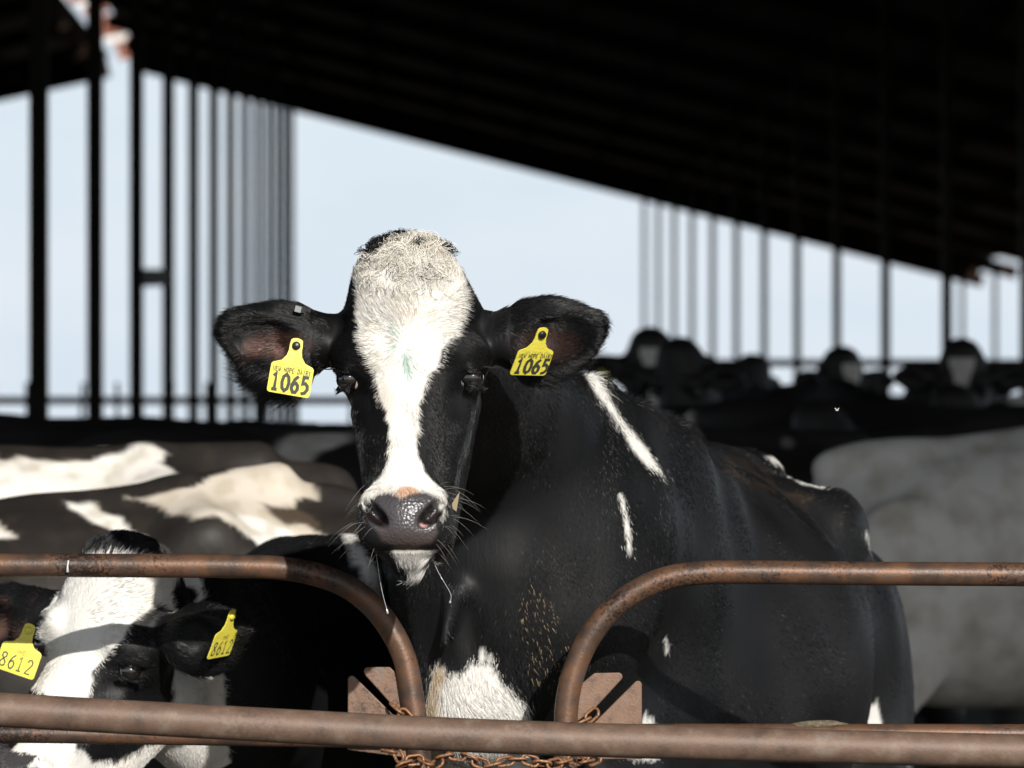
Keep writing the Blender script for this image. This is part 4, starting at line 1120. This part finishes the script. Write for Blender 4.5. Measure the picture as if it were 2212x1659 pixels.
herd_cow('low', -.35, 21.0, LEFT + 2.2, .0, 'dim cow under the roof left of the big cow\'s muzzle, far back', 1.02)
herd_cow('low', -2.1, 22.0, LEFT + .3, -.1, 'dim cow deep in the shade at the far left', 1.04)
herd_cow('up', .62, 26.2, .05, -.1, 'far cow facing out with white blaze and yellow ear tags, right of the raised ear', 1.06, True)
herd_cow('up', 1.02, 24.5, -.5, -.12, 'far dark cow with raised ear close beside the blazed cow', 1.02, False)
herd_cow('up', 1.35, 28.5, .6, .0, 'far cow with pale forehead between the thin posts at right', 1.03)
herd_cow('low', .9, 22.0, LEFT + .1, -.05, 'dark cow side-on under the row of far heads at right', 1.08)
herd_cow('mid', 1.9, 21.0, LEFT - .1, -.05, 'dark cow side-on below the cross gate at right', 1.06)
herd_cow('up', 2.16, 26.0, -.12, -.1, 'far cow with white forehead triangle below the thickest right-hand post', 1.03, False)
herd_cow('up', 2.62, 27.5, -.7, .02, 'far dark cow at the right edge turned to the left', 1.02, False)
herd_cow('mid', 1.45, 23.4, 1.2, -.05, 'dark cow between the two far white-faced cows, lower down', 1.08)
herd_cow('up', .78, 30.0, 1.1, -.1, 'far dark cow turned aside between the blazed cow and the raised ear', 1.02)
herd_cow('mid', 1.62, 26.8, .3, -.1, 'far dark cow with lowered head filling the gap left of the white forehead triangle', 1.16)
herd_cow('mid', 2.45, 24.6, -.9, -.1, 'far dark cow with lowered head near the right edge under the cross gate', 1.12)
herd_cow('up', 1.78, 31.0, -1.2, -.12, 'farthest dark cow in profile at right, small between two heads', 1.0)
print('herd', round(time.time() - T0, 1))

# ------------------------------------------------------------------ feed rails in front
YP = 9.35
def rail_thing(name, label, cat):
    e = empty(name, (0, YP, 0)); tag(e, label, cat, 'rusty feed rails'); return e
def loc(p): return np.array(p) - np.array((0, YP, 0))
left = rail_thing('feed_rail', 'rusty pipe rail at the left curving down beside the neck', 'rail')
pts = [(-260, 1219), (0, 1221), (300, 1222), (540, 1224), (620, 1229), (690, 1243), (755, 1270), (810, 1315), (850, 1370), (876, 1430), (889, 1500), (899, 1570), (906, 1640), (908, 1750)]
c = spline([loc(P(a, b, YP)) for a, b in pts], 90); c = np.vstack([c, [c[-1][0], c[-1][1], 0.0]])
mb = MB(); mb.tube(c, .0203, 24); mb.build('top_rail', M['rust_rail'], left, True)
mb = MB(); mb.tube(spline([loc(P(a, b, YP)) for a, b in ((-260, 1585), (0, 1584), (400, 1589), (885, 1597))], 20), .0165, 16); mb.build('lower_rail', M['rust_rail'], left, True)
right = rail_thing('feed_rail', 'rusty pipe rail at the right curving down beside the chest', 'rail')
pts = [(2480, 1244), (2212, 1241), (1900, 1239), (1600, 1236), (1500, 1239), (1430, 1252), (1365, 1283), (1310, 1328), (1268, 1385), (1240, 1450), (1226, 1510), (1222, 1580), (1222, 1750)]
c = spline([loc(P(a, b, YP)) for a, b in pts], 90); c = np.vstack([c, [c[-1][0], c[-1][1], 0.0]])
mb = MB(); mb.tube(c, .0203, 24); mb.build('top_rail', M['rust_rail'], right, True)
mb = MB(); mb.tube(spline([loc(P(a, b, YP)) for a, b in ((2480, 1588), (2212, 1587), (1700, 1586), (1245, 1586))], 20), .018, 16); mb.build('lower_rail', M['rust_rail'], right, True)
def plate(parent, pts, y=YP + .004, th=.007):
    n = len(pts); f = [loc(P(a, b, y)) for a, b in pts]; k = [q + (0, th, 0) for q in f]
    if np.cross((f[1] - f[0]), (f[2] - f[1]))[1] > 0: f, k = f[::-1], k[::-1]
    o = mesh_obj('latch_plate', f + k, [tuple(range(n)), tuple(range(2 * n - 1, n - 1, -1))] + [(i, i + n, (i + 1) % n + n, (i + 1) % n) for i in range(n)], M['rust_plate'], parent)
    bv = o.modifiers.new('bevel', 'BEVEL'); bv.width = .0015; bv.segments = 2
    return o
def arcpts(c, r, a0, a1, n=5): return [(c[0] + r * math.cos(math.radians(a)), c[1] + r * math.sin(math.radians(a))) for a in np.linspace(a0, a1, n)]
plate(left, [(751, 1620)] + arcpts((760, 1468), 8.5, 180, 315) + [(850, 1545), (900, 1600), (900, 1640)])
plate(left, arcpts((795, 1450), 9, 160, 270) + [(842, 1441), (872, 1470), (880, 1530), (884, 1545), (855, 1532), (790, 1460)])
plate(right, [(1387, 1640)] + arcpts((1378, 1479), 8.5, 0, -135) + [(1290, 1555), (1240, 1600), (1240, 1640)])
plate(right, [(1252, 1480), (1284, 1454)] + arcpts((1336, 1462), 9, -90, 30) + [(1280, 1536), (1245, 1560)])
# drip of white on the left rail
mb = MB(); mb.tube([loc(P(148, 1211, YP - .020)), loc(P(146, 1222, YP - .0215)), loc(P(146, 1236, YP - .0205))], [.0015, .0012, .0028], 8); mb.build('white_drip', M['paint_white'], left, True)

fp = [(-500, 1500, 8.32), (0, 1533, 8.35), (500, 1562, 8.37), (1000, 1588, 8.39), (1500, 1605, 8.41), (2212, 1623, 8.44), (2700, 1634, 8.46)]
c = spline([P(a, b, y) for a, b, y in fp], 60)
mb = MB(); mb.tube(c - np.array((0, 8.38, 0)), .0262, 28); o = mb.build('front_pipe', M['rust_pipe'], None, True); o.location = (0, 8.38, 0)
tag(o, 'thick brown steel pipe running across the bottom in front of everything', 'pipe')

# muck lump on the lower right rail
g = np.random.default_rng(5); mk = MB(); Vv, Ff = ellipsoid_mesh(1.0, 16, 8); Vv = np.array(Vv)
Vv = Vv * (1 + .25 * noise(Vv, 4, 3)[:, None]) * np.array((.055, .016, .007)); mk.add(Vv + P(1770, 1566, YP), Ff)
tag(mk.build('muck', M['manure'], None, True), 'dried muck lying on the lower right rail', 'muck')

# chain
chain = empty('chain', P(1065, 1640, 9.30)); tag(chain, 'rusty link chain strung between the two upright rail ends', 'chain')
c0 = np.array(chain.location)
path = spline([P(a, b, y) for a, b, y in ((830, 1622, 9.33), (858, 1628, 9.31), (872, 1650, 9.305), (905, 1640, 9.318), (940, 1652, 9.30), (965, 1632, 9.30), (1010, 1635, 9.295), (1050, 1652, 9.29), (1090, 1645, 9.29), (1130, 1640, 9.29), (1165, 1648, 9.295), (1200, 1650, 9.30), (1230, 1640, 9.318), (1262, 1645, 9.31), (1285, 1640, 9.33), (1302, 1632, 9.34))], 400)
seg = np.concatenate([[0], np.cumsum(np.linalg.norm(np.diff(path, axis=0), axis=1))]); LN = .0215
lk_pts = []
for t in np.linspace(0, 2 * np.pi, 22, endpoint=False):
    lk_pts.append(((.0105 if math.cos(t) > 0 else -.0105) * (1 if abs(math.cos(t)) > 1e-6 else 0) * .62 + .0085 * math.cos(t), .0082 * math.sin(t), 0))
lk_pts.append(lk_pts[0]); lkV, lkF = tube_geo(np.array(lk_pts), .0027, 8, False)
lo = mesh_obj('link', lkV, lkF, M['rust_chain'], None, True); lme = lo.data; bpy.data.objects.remove(lo)
def add_links(path, start=0, base=None):
    seg = np.concatenate([[0], np.cumsum(np.linalg.norm(np.diff(path, axis=0), axis=1))])
    for i, s in enumerate(np.arange(LN / 2, seg[-1], LN)):
        p = np.array([np.interp(s, seg, path[:, k]) for k in range(3)]); q = np.array([np.interp(min(s + .01, seg[-1]), seg, path[:, k]) for k in range(3)])
        d = Vector(q - p + 1e-9).normalized(); rot = d.to_track_quat('X', 'Z').to_matrix().to_4x4() @ Matrix.Rotation(math.radians(70 if i % 2 else -15) + .3 * math.sin(i * 2.1), 4, 'X')
        o = bpy.data.objects.new('link', lme); link(o, chain); o.matrix_local = Matrix.Translation(Vector(p - c0)) @ rot
add_links(path)
add_links(spline([P(a, b, y) for a, b, y in ((848, 1523, 9.335), (868, 1540, 9.325), (885, 1556, 9.322), (900, 1580, 9.32))], 60))
add_links(spline([P(a, b, y) for a, b, y in ((1246, 1560, 9.32), (1265, 1556, 9.325), (1282, 1542, 9.335))], 60))

# a fly over the dark cows
fy = MB(); Vv, Ff = ellipsoid_mesh(.002, 8, 6); p = P(1808, 886, 9.1); fy.add(np.array(Vv) * (1.4, .8, .8) + p, Ff)
fy.add([p, p + (-.004, .002, .003), p + (-.002, .002, .004)], [(0, 1, 2)]); fy.add([p, p + (.004, .002, .003), p + (.003, .002, .004)], [(0, 1, 2)])
tag(fy.build('fly', M['fly']), 'tiny pale fly in the air over the dark cows at right', 'fly')
print('done', round(time.time() - T0, 1))
